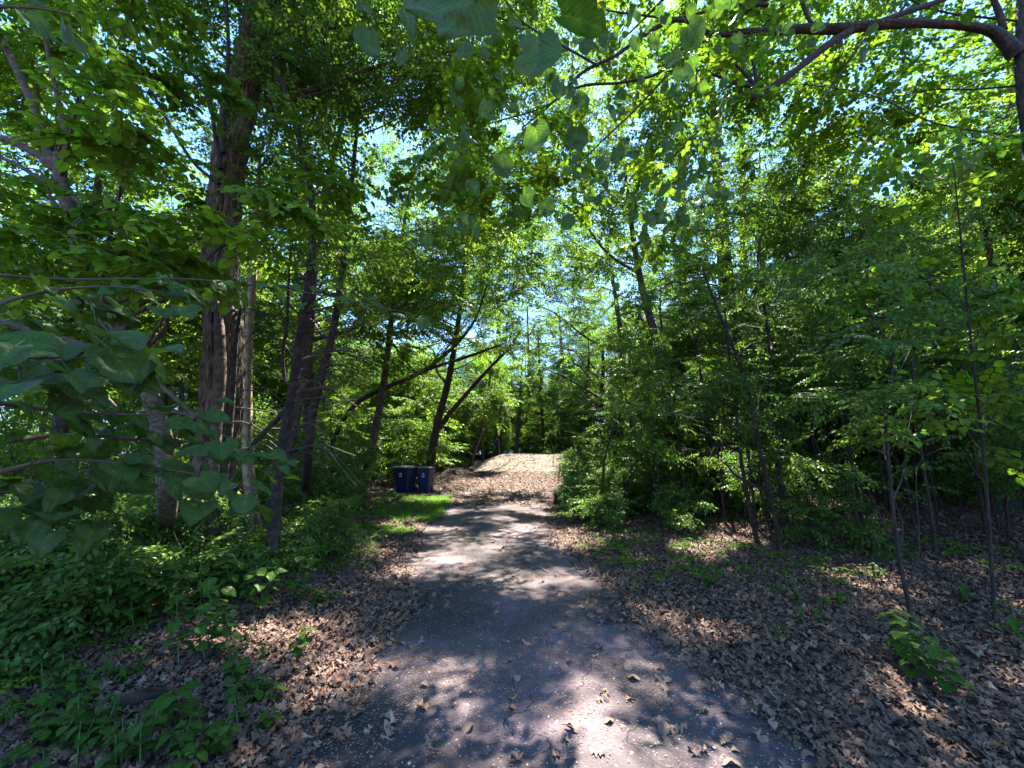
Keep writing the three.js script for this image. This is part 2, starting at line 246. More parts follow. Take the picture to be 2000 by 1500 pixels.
{
  const pos = [], uv = [], idx = [], n = 150, m = 18;
  for (let j = 0; j <= n; j++) { const z = lerp(7, -16.5, j / n), a = pathL(z) + 0.05 * (noise(z * 6, 1) - 0.5), b = pathR(z) + 0.05 * (noise(z * 6, 2) - 0.5); for (let i = 0; i <= m; i++) { const t = i / m, x = lerp(a, b, t); pos.push(x, Math.max(H(x, z), 0) + 0.012 + 0.03 * (1 - Math.pow(2 * t - 1, 2)) + 0.012 * (fbm(x * 1.3, z * 1.3, 7) - 0.5) * (t > 0 && t < 1 ? 1 : 0), z); uv.push(x / 5.2, z / 5.2); } }
  for (let j = 0; j < n; j++) for (let i = 0; i < m; i++) { const a = j * (m + 1) + i; idx.push(a, a + 1, a + m + 2, a, a + m + 2, a + m + 1); }
  const g = new THREE.BufferGeometry(); g.setAttribute('position', new THREE.Float32BufferAttribute(pos, 3)); g.setAttribute('uv', new THREE.Float32BufferAttribute(uv, 2)); g.setIndex(idx); g.computeVertexNormals();
  const S = 2048, hgt = new Float32Array(S * S), col = new Uint8Array(S * S * 4), put = (x, y, c, h) => { x = (x + 2 * S) % S; y = (y + 2 * S) % S; const o = (y * S + x) * 4; col[o] = c[0]; col[o + 1] = c[1]; col[o + 2] = c[2]; col[o + 3] = 255; hgt[y * S + x] = h; };
  const rp = rng(55), C = 256, coarse = new Float32Array(C * C), worn = new Float32Array(C * C);
  for (let y = 0; y < C; y++) for (let x = 0; x < C; x++) { coarse[y * C + x] = fbm(x / C * 6, y / C * 6, 1, 5, 6, 6); worn[y * C + x] = sstep(0.52, 0.66, fbm(x / C * 9, y / C * 9, 12, 4, 9, 9)); }
  const q2 = (x, y) => ((y >> 3) & 255) * C + ((x >> 3) & 255);
  for (let y = 0; y < S; y++) for (let x = 0; x < S; x++) { const i = q2(x, y), f = rp(), b = 57 + 46 * (coarse[i] - 0.5) * 2 + 30 * (f - 0.5) - 12 * worn[i]; put(x, y, [b * 1.15, b * 0.94, b * 0.99], 0.25 + 0.15 * f - 0.1 * worn[i]); }
  for (let q = 0; q < 110000; q++) { const cx = Math.floor(rp() * S), cy = Math.floor(rp() * S), i = q2(cx, cy), r = 0.8 + rp() * rp() * 3.2, lum = (42 + 58 * rp() + (rp() < 0.035 ? 70 : 0)) * (0.75 + 0.5 * coarse[i]), w = rp(); if (worn[i] > 0.5 && rp() < 0.6) continue; const c = [lum * (1.13 + 0.05 * w), lum * 0.95, lum * (0.98 - 0.1 * w)]; for (let y = -4; y <= 4; y++) for (let x = -4; x <= 4; x++) if (x * x + y * y * (1 + 0.6 * w) < r * r) put(cx + x, cy + y, c, 0.55 + 0.4 * (1 - (x * x + y * y) / (r * r + 0.01))); }
  for (let q = 0; q < 34; q++) { let x = rp() * S, y = rp() * S, a = rp() * 6.28; const n = 250 + rp() * 700; for (let k = 0; k < n; k++) { a += (rp() - 0.5) * 0.55; x += Math.cos(a); y += Math.sin(a); const w = 1 + (rp() < 0.3 ? 1 : 0) + (q % 3 ? 0 : 1); for (let d = -w; d <= w; d++) put(Math.floor(x + d * 0.7), Math.floor(y + d * 0.4), [26, 22, 22], 0.02); } }
  const map = new THREE.DataTexture(col, S, S); map.wrapS = map.wrapT = THREE.RepeatWrapping; map.magFilter = THREE.LinearFilter; map.colorSpace = THREE.SRGBColorSpace; map.needsUpdate = true;
  const hb = new Uint8Array(S * S * 4); for (let i = 0; i < S * S; i++) { hb[i * 4] = hb[i * 4 + 1] = hb[i * 4 + 2] = clamp(hgt[i], 0, 1) * 255; hb[i * 4 + 3] = 255; }
  const bump = new THREE.DataTexture(hb, S, S); bump.wrapS = bump.wrapT = THREE.RepeatWrapping; bump.magFilter = THREE.LinearFilter; bump.needsUpdate = true;
  tag(mesh('path', g, new THREE.MeshStandardMaterial({ map, bumpMap: bump, bumpScale: 0.006, roughness: 0.9 }), scene), null, null, null, 'structure');
}
const surfaceY = (x, z) => { const a = pathL(z), b = pathR(z); if (z > -16.5 && x > a && x < b) { const t = (x - a) / (b - a); return Math.max(H(x, z), 0) + 0.014 + 0.03 * (1 - Math.pow(2 * t - 1, 2)); } return H(x, z); };
const moundH = (x, z) => { const u = (x - 1.3) / (5.2 + (x > 1.3 ? 2.5 : 0)), v = (z + 28) / 5.2, d = Math.pow(Math.pow(Math.abs(u), 2.6) + Math.pow(Math.abs(v), 2.6), 1 / 2.6); return 0.98 * sstep(1, 0.30, d + 0.10 * (fbm(x * 0.7, z * 0.7, 4) - 0.5)) * (0.92 + 0.16 * fbm(x * 1.5, z * 1.5, 9)); };
const chipGeo = new THREE.BoxGeometry(0.05, 0.008, 0.018);
{
  const T = thing('wood_chip_mound', 'low mound of pale wood chips lying across the end of the path', 'mound', V(1.3, H(1.3, -28), -28));
  const n = 90, pos = [], uv = [], idx = [], o = T.position;
  for (let j = 0; j <= n; j++) for (let i = 0; i <= n; i++) { const x = lerp(-4.6, 9.6, i / n), z = lerp(-33.6, -22.4, j / n); pos.push(x - o.x, H(x, z) - 0.03 + moundH(x, z) + 0.05 * (fbm(x * 3, z * 3, 2) - 0.5) * sstep(0, 0.2, moundH(x, z)) - o.y, z - o.z); uv.push(x, z); }
  for (let j = 0; j < n; j++) for (let i = 0; i < n; i++) { const a = j * (n + 1) + i; idx.push(a, a + n + 1, a + 1, a + 1, a + n + 1, a + n + 2); }
  const g = new THREE.BufferGeometry(); g.setAttribute('position', new THREE.Float32BufferAttribute(pos, 3)); g.setAttribute('uv', new THREE.Float32BufferAttribute(uv, 2)); g.setIndex(idx); g.computeVertexNormals();
  const map = dataTex(512, (u, v) => { const a = noise(u * 40, v * 24, 1, 40, 24), b = noise(u * 22, v * 48, 5, 22, 48), k = fbm(u * 3, v * 3, 9, 3, 3, 3); return mix3(mix3([0.24, 0.19, 0.15], [0.50, 0.42, 0.34], clamp(0.6 * a + 0.5 * b, 0, 1)), [0.30, 0.25, 0.21], k * 0.6); });
  mesh('heap', g, new THREE.MeshStandardMaterial({ map, roughness: 0.95 }), T);
  const list = []; R = rng(71);
  for (let k = 0; k < 16000; k++) { const x = rr(-4.2, 9), z = rr(-32, -22.8), m = moundH(x, z); if (m < 0.03) continue; const q = rr(0.7, 1.6), b = rr(0.06, 0.22); list.push([new THREE.Matrix4().compose(V(x - o.x, H(x, z) - 0.02 + m - o.y, z - o.z), new THREE.Quaternion().setFromEuler(new THREE.Euler(rr(-0.5, 0.5), rr(0, 6.3), rr(-0.5, 0.5))), V(q * 1.1, q, q * 1.1)), new THREE.Color().setRGB(b, b * 0.80, b * 0.60)]); }
  instanced('wood_chip', chipGeo, new THREE.MeshStandardMaterial({ roughness: 0.9 }), list, T);
}

// ------------------------------------------------------------------ trees
// leave the view down the path and some shafts of sun free of leaves
const SHAFTS = [[-0.8, -6.0, 0.7, 0.8], [1.0, -25.5, 3.0, 2.2], [-3.2, -13.0, 1.2, 1.4], [6.5, -7.5, 1.0, 1.0], [-4.2, -4.2, 0.8, 0.8], [9, -13, 2.5, 2], [-5, -23, 7, 9, 5, 0.7], [2, -41, 14, 11, 5, 0.85], [7, -9, 6, 6, 5.4, 0.65], [-6, -7, 4, 5, 4.6, 0.65], [12, -20, 6, 6, 6, 0.5]];
const GAPS = (() => {                                                    // small gaps in the canopy: where each lets the sun reach the ground
  const q = rng(91), out = [[0.3, -0.9, 1.3, 4.9, 0.55], [-0.9, -6.0, 0.7, 2.2, 0.8], [0.0, -8.6, 0.5, 2.2, 0.8], [1.2, -25.4, 3.6, 3, 0.85], [0, -36, 4.5, 4.2, 0.7], [-5, -19, 2.6, 3.5, 0.6], [5.2, -8.6, 0.8, 4.6, 0.7], [3.6, -12.5, 0.7, 4.4, 0.7], [8.5, -9.5, 0.8, 4.6, 0.7], [0.35, -3.0, 0.25, 2.2, 0.9], [-0.5, -7.2, 0.5, 2.2, 0.9], [-3.2, -13, 0.8, 2, 0.8]];
  for (let k = 0; k < 8; k++) { const z = -lerp(2.2, 4.4, q()); out.push([lerp(pathL(z) - 0.5, pathR(z) + 0.9, q()), z, 0.08 + 0.2 * q(), 2.2, 0.95]); }
  for (let k = 0; k < 20; k++) { const z = -lerp(4.4, 11, q()); out.push([lerp(pathL(z) - 0.6, pathR(z) + 0.6, q()), z, 0.10 + 0.26 * q(), 2.2, 0.95]); }
  for (let k = 0; k < 16; k++) { const z = -lerp(11, 22, q()); out.push([lerp(pathL(z) - 0.5, pathR(z) + 0.5, q()), z, 0.15 + 0.35 * q(), 2.2, 0.95]); }
  for (let k = 0; k < 46; k++) { const z = -lerp(2.6, 13, q()); out.push([pathR(z) + 0.4 + 11 * q(), z, 0.15 + 0.32 * q(), 1.6, 0.95]); }
  for (let k = 0; k < 34; k++) { const z = -lerp(2.4, 13, q()); out.push([pathL(z) - 0.4 - 8 * q(), z, 0.15 + 0.35 * q(), 1.6, 0.95]); }
  return out;
})();
const inGap = (p) => { const t = p.y / SUN.y, gx = p.x - SUN.x * t, gz = p.z - SUN.z * t; for (const [x, z, r, high, share] of GAPS) if (p.y > high && Math.abs(gx - x) < r + 0.18 && Math.abs(gz - z) < (r + 0.18) * 1.25 && Math.hypot(gx - x, (gz - z) / 1.2) < r + 0.18 && R() < share) return true; return false; };
function allowed(p, r, strict = 1) {
  const d = p.distanceTo(camera.position); if (d < 1.6 + r) return false;
  if (p.z > -30 && p.z < 1 && p.y < 4.6 + 0.02 * p.z) { const c = (pathL(p.z) + pathR(p.z)) / 2 + (p.z < -14 ? 0.8 : 0), w = 1.7 + r * 0.9 + (p.z < -18 ? 1.6 : 0); if (Math.abs(p.x - c) < w) return false; }
  const t = p.y / SUN.y, gx = p.x - SUN.x * t, gz = p.z - SUN.z * t;
  for (const [x, z, a, b, high = 0, share = 1] of SHAFTS) if (p.y > high && Math.hypot((gx - x) / (a + r * 0.35), (gz - z) / (b + r * 0.5)) < 1 && R() < strict * share) return false;
  return true;
}
const ball = () => { for (;;) { const v = V(rr(-1, 1), rr(-1, 1), rr(-1, 1)); if (v.lengthSq() < 1) return v; } };
// clumps in an ellipsoid round c, more towards its outside
function crown(c, rx, ry, rz, n, r0, r1, strict) { const out = []; for (let k = 0; k < n * 3 && out.length < n; k++) { const b = ball(); b.multiplyScalar(Math.pow(b.length(), -0.35)); const p = V(c.x + b.x * rx, c.y + b.y * ry, c.z + b.z * rz), r = rr(r0, r1); if (p.y > H(p.x, p.z) + 0.3 && allowed(p, r, strict)) out.push([p, r]); } return out; }
// clumps in a window of the photograph between two depths
function clumpsIn(px0, px1, py0, py1, d0, d1, n, r0, r1, strict = 1, skip = null) { const out = []; for (let k = 0; k < n * 3 && out.length < n; k++) { const px = rr(px0, px1), py = rr(py0, py1), p = at(px, py, rr(d0, d1)), r = rr(r0, r1); if (skip && skip(px, py)) continue; if (p.y > H(p.x, p.z) + 0.25 && allowed(p, r, strict)) out.push([p, r]); } return out; }
function leaves(clumps, perR, scale, origin, flat, tintOf) {             // sprays round each clump
  const list = [];
  for (const [c, r] of clumps) {
    const n = Math.max(2, Math.round(perR * r * r)), t0 = tintOf();
    for (let k = 0; k < n; k++) {
      const b = ball(), p = c.clone().add(V(b.x * r, b.y * r * flat, b.z * r)), d = V(b.x + gauss() * 0.4, b.y * 0.35 + gauss() * (flat > 0.4 ? 0.4 : 0.18), b.z + gauss() * 0.4);
      if (p.distanceTo(camera.position) < 1.3 || inGap(p)) continue;
      const up = V(gauss() * 0.5, 1, gauss() * 0.5), j = rr(0.85, 1.15);
      list.push([frame(p.addScaledVector(d.normalize(), -0.25 * scale).sub(origin), d, up, scale * rr(0.75, 1.2)), new THREE.Color(t0.r * j, t0.g * j, t0.b * j)]);
    }
  }
  return list;
}
const tints = (a) => () => { const k = R(); return new THREE.Color(lerp(a[0], a[1], k), lerp(a[2], a[3], k), lerp(0.8, 1.25, R())); };
const NORMAL_TINT = tints([0.68, 1.28, 0.80, 1.15]);
// pts/rads: the trunk in world space. clumps: [Vector3, radius].
function tree({ name, label, category = 'tree', group, pts, rads, bark = BARK.far, clumps = [], sprig: sp, mat = LEAF.far, per = 10, scale = 1, flat = 0.55, tint = NORMAL_TINT, limbs = 14, limbR = 0.35, sides = 9, seg = 22, relief = null, wob = 0.25, trunkName = 'trunk', limbSides = 5, reach = 6 }) {
  const o = pts[0].clone(), T = thing(name, label, category, o, group);
  const deep = pts.slice(); deep.unshift(pts[0].clone().add(V((pts[0].x - pts[1].x) * 0.05, -0.25, (pts[0].z - pts[1].z) * 0.05)));
  const rr2 = rads.slice(); rr2.unshift(rads[0] * 1.15);
  mesh(trunkName, tube(shift(deep, o), rr2, { sides, seg, relief, wob }), bark, T);
  const curve = new THREE.CatmullRomCurve3(pts, false, 'centripetal'), S = []; for (let i = 0; i <= 40; i++) S.push(curve.getPoint(i / 40));
  const radAt = (t) => { const k = t * (rads.length - 1), i = Math.min(Math.floor(k), rads.length - 2); return lerp(rads[i], rads[i + 1], k - i); };
  const step = Math.max(1, Math.ceil(clumps.length / limbs));
  clumps.forEach(([c], q) => {
    if (q % step) return;
    let best = 1e9, bi = 20; S.forEach((s, i) => { if (i < 8) return; const h = Math.hypot(s.x - c.x, s.z - c.z), want = c.y - h * 0.55, e = Math.abs(s.y - want) + 0.25 * h; if (e < best) { best = e; bi = i; } });
    const a = S[bi], L = a.distanceTo(c); if (L < 0.3 || L > reach) return;
    const r = Math.min(radAt(bi / 40) * limbR * 1.6, 0.012 + 0.011 * L), m = a.clone().lerp(c, 0.5); m.y += L * rr(-0.02, 0.16); m.x += L * gauss() * 0.06; m.z += L * gauss() * 0.06;
    const m2 = a.clone().lerp(c, 0.25); m2.y += L * rr(-0.04, 0.04);
    mesh('branch', tube(shift([a, m2, m, c], o), [r, r * 0.75, r * 0.5, r * 0.15], { sides: limbSides, seg: 9 }), bark, T);
  });
  if (clumps.length) { const l = leaves(clumps, per, scale, o, flat, tint); if (l.length) instanced('crown', pick(sp), mat, l, T); }
  return T;
}
const poly = (d, list) => list.map(([px, py, dd = d]) => at(px, py, dd));
const rootTo = (p) => { p.y = H(p.x, p.z); return p; };
const pxR = (d, a, px = 560) => { const k = 0.92 * Math.cos(Math.atan((px - 1000) / F)); return a.map((v) => v * k * d / F); };   // photo half-widths to metres; a round stem off the axis looks wider

// the old oak beside the path, with a smooth young stem grown against it
const D1 = 5.9;
R = rng(11);
{
  const pts = [groundAt(378, 1112), ...poly(D1, [[398, 1000], [425, 860], [436, 700], [433, 560], [434, 460], [441, 370], [460, 250], [482, 150], [506, 20], [530, -150], [560, -420]])];
  const rads = pxR(D1, [56, 48, 43, 41, 40, 38, 37, 40, 39, 34, 28, 20, 10]).slice(0, 12);
  const rel = (a, l, r) => { const w = a * 26 + (fbm(a * 9, l * 1.4, 3, 3, 9) - 0.5) * 3, k = Math.abs(noise(w, l * 2.6, 4, 26) - 0.5) * 2, f = l < 0.9 ? (0.9 - l) * (0.9 - l) * 0.06 * (0.4 + Math.max(0, Math.sin(a * Math.PI * 2 * 4 + 1))) : 0; return r * 0.17 * (Math.min(k * 1.5, 1) - 0.5) + f; };
  const cl = [...crown(V(-3.6, 11.5, -7.5), 5, 3.6, 5, 44, 1.0, 1.7, 0.9), ...clumpsIn(330, 700, 20, 420, 6.3, 8.5, 12, 0.4, 0.7)];
  const T = tree({ name: 'oak_tree', label: 'thick furrowed oak trunk with a smooth stem grown against its front, left of the path', pts, rads, bark: BARK.oak, clumps: cl, sprig: SPRIG.mid, mat: LEAF.far, per: 9, flat: 0.75, sides: 120, seg: 240, relief: rel, wob: 0.12, limbs: 26, reach: 9, limbSides: 7 });
  const o = T.position;
  mesh('young_stem', tube(shift([...poly(D1 - 0.34, [[412, 1120], [416, 1040], [412, 960], [420, 880], [424, 800], [430, 720], [428, 640], [424, 590]])], o), pxR(D1, [14, 12, 11, 11, 12, 13, 11, 5]), { sides: 16, seg: 50, wob: 0.2 }), BARK.smooth, T);
  mesh('young_stem', tube(shift([...poly(D1 - 0.28, [[430, 1125], [432, 1040], [436, 950], [446, 870], [455, 760], [462, 660], [470, 600]])], o), pxR(D1, [13, 10, 8, 7, 6, 5, 3]), { sides: 14, seg: 44, wob: 0.2 }), BARK.dark, T);
  for (const [a, r] of [[[[437, 300], [438, 200], [446, 100], [440, -40]], [6, 5, 5, 4]], [[[432, 330], [420, 260], [400, 170], [330, 110], [300, 60]], [6, 5, 4, 3, 2]], [[[428, 360], [380, 320], [330, 240], [280, 150], [215, 60]], [5, 4, 4, 3, 2]], [[[420, 250], [405, 190], [390, 160], [440, 145], [480, 150]], [3, 2.5, 2, 2, 1]]])
    mesh('branch', tube(shift(poly(D1 - 0.45, a), o), pxR(D1, r), { sides: 7, seg: 18, wob: 0.2 }), BARK.dark, T);
  mesh('knot', new THREE.TorusGeometry(0.045, 0.022, 8, 16).translate(...at(456, 612, D1 - 0.33).sub(o).toArray()), BARK.oak, T);
}
// pale dead trunk behind it
{
  const p0 = groundAt(500, 1050), d = -p0.z;
  const T = thing('dead_trunk', 'pale barkless dead trunk rising into leaves just behind the thick oak', 'tree', p0);
  mesh('trunk', tube(shift([p0, ...poly(d, [[484, 900], [483, 760], [486, 640], [492, 560], [497, 470], [503, 380], [508, 300]])], p0), pxR(d, [14, 12, 11, 10, 9.5, 9, 8, 4]), { sides: 14, seg: 40, wob: 0.25 }), BARK.pale, T);
}
// slender dark tree between oak and path, with dead lower branches
R = rng(12);
{
  const d = 5.55, p0 = groundAt(527, 1128);
  const cl = clumpsIn(480, 860, -60, 520, 5.6, 9, 46, 0.45, 0.8, 0.8, (x, y) => x > 640 && R() < 0.6);
  const T = tree({ name: 'slender_tree', label: 'slender dark tree with many dead lower branches, between the thick oak and the path', pts: [p0, ...poly(d, [[535, 1040], [543, 940], [555, 860], [570, 770], [586, 660], [602, 560], [611, 460], [606, 365], [582, 265], [555, 175], [530, 80], [510, -60], [500, -250]])], rads: pxR(d, [15, 13, 12, 12, 11.5, 11, 10, 9, 8, 7, 6, 5, 4, 3]), bark: BARK.dark, clumps: cl, sprig: SPRIG.mid, mat: LEAF.far, per: 26, sides: 20, seg: 90, limbs: 22, wob: 0.3 });
  const o = T.position;
  for (let k = 0; k < 74; k++) {                                          // dead twigs arching out of the trunk
    const t = R(), py = lerp(930, 560, t), px = lerp(546, 602, t), s = R() < 0.62 ? 1 : -1, L = rr(40, 190), a = at(px, py, d), dz = rr(-1.2, 1.0);
    const b = at(px + s * L * 0.5, py - rr(5, 55), d + dz * 0.5), c = at(px + s * L, py + rr(-50, 45), d + dz);
    mesh('dead_branch', tube(shift([a, b, c], o), [rr(0.008, 0.016), 0.008, 0.004], { sides: 4, seg: 9 }), BARK.deadTwig, T);
  }
  mesh('branch', tube(shift(poly(d, [[560, 800], [520, 840], [480, 880], [455, 900]]), o), pxR(d, [7, 6, 4, 2]), { sides: 7, seg: 12, wob: 0.3 }), BARK.dark, T);
  mesh('branch', tube(shift(poly(d, [[568, 770], [600, 762], [630, 757], [665, 755]]), o), pxR(d, [6, 5, 4, 2]), { sides: 7, seg: 12, wob: 0.3 }), BARK.smooth, T);
  mesh('branch', tube(shift(poly(d + 0.1, [[556, 745], [552, 690], [560, 640], [563, 560], [568, 480]]), o), pxR(d, [5, 4.5, 4, 3, 2]), { sides: 7, seg: 12, wob: 0.3 }), BARK.dark, T);
}
// the forked linden leaning left of the oak: broad layered sprays
R = rng(13);
{
  const d = 4.6, p0 = groundAt(318, 1080);
  const skip = (x, y) => (x > 385 && x < 530 && R() < 0.85) || (y > 560 && y < 900 && x < 380 && R() < 0.35);
  const cl = [...clumpsIn(-80, 560, 380, 560, 3.4, 6.0, 30, 0.3, 0.5, 0.6, (x, y) => skip(x, y) || (x < 240 && R() < 0.5)), ...clumpsIn(-120, 400, -60, 360, 4.7, 7.0, 40, 0.35, 0.6, 0.8), ...clumpsIn(160, 400, -60, 300, 3.0, 4.6, 9, 0.3, 0.45, 0.8), ...clumpsIn(-60, 380, 600, 800, 4.8, 6.2, 10, 0.3, 0.5, 0.6, skip), ...clumpsIn(520, 800, 350, 460, 3.4, 4.6, 9, 0.24, 0.36, 0.6)];
  const T = tree({ name: 'linden_tree', label: 'linden forking into several smooth grey stems with layered sprays, left of the oak', pts: [p0, ...poly(d, [[326, 960], [318, 860], [296, 780], [262, 705], [232, 640], [200, 590], [172, 530], [148, 450], [126, 380], [116, 330], [112, 300]])], rads: pxR(d, [22, 20, 19, 18, 17, 17, 17, 17, 17, 16, 14, 9]), bark: BARK.smooth, clumps: cl, sprig: SPRIG.linden, mat: LEAF.linden, per: 36, flat: 0.3, sides: 18, seg: 70, limbs: 45, limbR: 0.22, reach: 4.2 });
  const o = T.position;
  for (const [a, r] of [[[[118, 335], [95, 300], [70, 220], [35, 140], [0, 70], [-60, -60]], [12, 11, 10, 9, 8, 5]], [[[124, 340], [128, 270], [112, 190], [95, 110], [85, 20], [80, -80]], [8, 7, 6, 5, 5, 3]], [[[112, 330], [70, 300], [30, 280], [-10, 265], [-90, 230]], [11, 10, 9, 8, 5]], [[[122, 380], [70, 345], [30, 320], [-20, 300]], [7, 6, 5, 4]], [[[140, 385], [200, 430], [260, 470]], [7, 5, 2]], [[[330, 800], [380, 815], [300, 740], [250, 680]], [6, 6, 5, 3]], [[[260, 705], [180, 680], [100, 655], [40, 640], [-40, 615]], [10, 9, 9, 8, 7]], [[[150, 440], [220, 400], [250, 330], [230, 220], [170, 110]], [6, 5, 4, 3, 2]]])
    mesh('limb', tube(shift(poly(d, a), o), pxR(d, r), { sides: 10, seg: 26, wob: 0.2 }), BARK.smooth, T);
}
// trunks behind
R = rng(14);
tree({ name: 'leaning_tree', label: 'dark tree leaning towards the path just beyond the slender tree', pts: [groundAt(596, 1000), ...poly(8.4, [[602, 880], [612, 800], [632, 720], [652, 640], [664, 560], [676, 460], [690, 330], [700, 200], [705, 50], [710, -150]])], rads: pxR(8.4, [12, 11, 10.5, 10, 9, 8, 7, 6, 5, 4, 3]), bark: BARK.dark, clumps: [...clumpsIn(600, 900, -80, 420, 8, 12, 30, 0.5, 0.9, 1, (x, y) => R() < 0.45), ...clumpsIn(560, 760, 420, 620, 8, 11, 12, 0.5, 0.8)], sprig: SPRIG.mid, mat: LEAF.far, per: 18, sides: 14, seg: 50, limbs: 20 });
{
  const d = 18, p0 = groundAt(838, 945); p0.z = -d; p0.x = at(838, 900, d).x; rootTo(p0);
  const T = tree({ name: 'forked_tree', label: 'dark forked tree behind the blue bins, one stem leaning over the path', pts: [p0, ...poly(d, [[848, 860], [857, 815], [872, 760], [884, 700], [892, 650], [900, 590], [908, 500], [915, 380], [918, 250]])], rads: pxR(d, [12, 10, 9, 8, 7, 6.5, 6, 5, 3, 2]), bark: BARK.dark, clumps: [...crown(V(-4.5, 11.5, -19), 4.5, 3.4, 4, 30, 0.8, 1.4), ...clumpsIn(700, 930, 480, 680, 17, 23, 26, 0.5, 0.9, 1, (x, y) => R() < 0.3), ...clumpsIn(880, 1040, 560, 690, 16.5, 20, 9, 0.5, 0.8, 0.3), ...clumpsIn(860, 960, 240, 520, 16, 20, 14, 0.6, 1.0, 0.5)], sprig: SPRIG.far, per: 9, sides: 14, seg: 50, limbs: 24, reach: 8 });
  mesh('stem', tube(shift(poly(d, [[857, 838], [880, 806], [906, 775], [935, 742], [962, 712], [990, 684], [1020, 640]]), T.position), pxR(d, [7, 6, 5.5, 5, 4, 3, 2]), { sides: 10, seg: 30, wob: 0.35 }), BARK.dark, T);
  const e = 15, q0 = rootTo(at(628, 950, e));
  const L = tree({ name: 'leaning_tree', label: 'long dark limbed tree bending low across towards the path, in front of the forked tree', pts: [q0, ...poly(e, [[655, 850], [700, 785], [763, 753], [800, 738], [830, 722], [870, 692], [906, 656], [930, 620], [950, 560]])], rads: pxR(e, [7, 6, 6, 5.5, 5, 4.5, 4.5, 4, 3, 2]), bark: BARK.dark, clumps: clumpsIn(680, 980, 600, 740, 12.5, 15.5, 26, 0.45, 0.75, 0.4), sprig: SPRIG.mid, per: 12, sides: 9, seg: 40, limbs: 5 });
  mesh('stem', tube(shift(poly(e, [[800, 738], [840, 720], [880, 707], [915, 696], [950, 684], [980, 672]]), L.position), pxR(e, [5.5, 4.5, 4, 4, 3, 2]), { sides: 8, seg: 24, wob: 0.3 }), BARK.dark, L);
}
R = rng(15);
const farTrunk = (px, py, d, list, r, label, nm = 'distant_tree', n = 12, cy = 9) => { const p0 = rootTo(at(px, py, d)); const cx = p0.x; return tree({ name: nm, label, group: 'trees beyond the mound', pts: [p0, ...poly(d, list)], rads: pxR(d, r), bark: BARK.far, clumps: crown(V(cx, cy, -d), 3.4, cy * 0.55, 3, n, 0.8, 1.5), sprig: SPRIG.far, per: 9, sides: 10, seg: 24, limbs: 10, reach: 7 }); };
farTrunk(975, 885, 36, [[974, 850], [973, 800], [972, 740], [974, 640], [975, 480]], [10, 8.5, 8, 7.5, 6, 3], 'straight grey trunk standing alone behind the wood chip mound', 'distant_tree', 16, 11);
{ const d = 38, p0 = rootTo(at(1100, 890, d)); tree({ name: 'distant_tree', label: 'leafy tree filling the gap of sky over the right end of the mound', group: 'trees beyond the mound', pts: [p0, ...poly(d, [[1102, 800], [1098, 700], [1090, 600]])], rads: pxR(d, [6, 5, 4, 2], 1000), bark: BARK.far, clumps: clumpsIn(900, 1200, 420, 800, 45, 53, 84, 1.5, 2.3, 0.05), sprig: SPRIG.far, per: 8, sides: 9, seg: 20, limbs: 10, reach: 7, flat: 0.8 }); }
farTrunk(1031, 880, 40, [[1031, 830], [1033, 760], [1030, 600]], [6, 5, 4, 2], 'purplish thin trunk behind the mound, right of the lone grey trunk');
farTrunk(1066, 880, 36, [[1060, 830], [1056, 760], [1050, 640]], [5, 4, 3.5, 2], 'thin tree with two close stems behind the right end of the mound');
farTrunk(917, 905, 26, [[926, 880], [936, 855], [950, 800], [960, 700]], [5, 4.5, 4, 3, 2], 'thin dark trunk slanting right, left of the wood chip mound', 'distant_tree', 10, 5);
farTrunk(942, 903, 30, [[942, 880], [941, 840], [944, 740]], [4, 3.5, 3, 2], 'thin upright trunk between the slanting trunk and the mound', 'distant_tree', 12, 6);
farTrunk(873, 902, 24, [[873, 880], [872, 850], [868, 760]], [4.5, 4, 3.5, 2], 'short straight reddish trunk right of the forked tree', 'distant_tree', 10, 6);

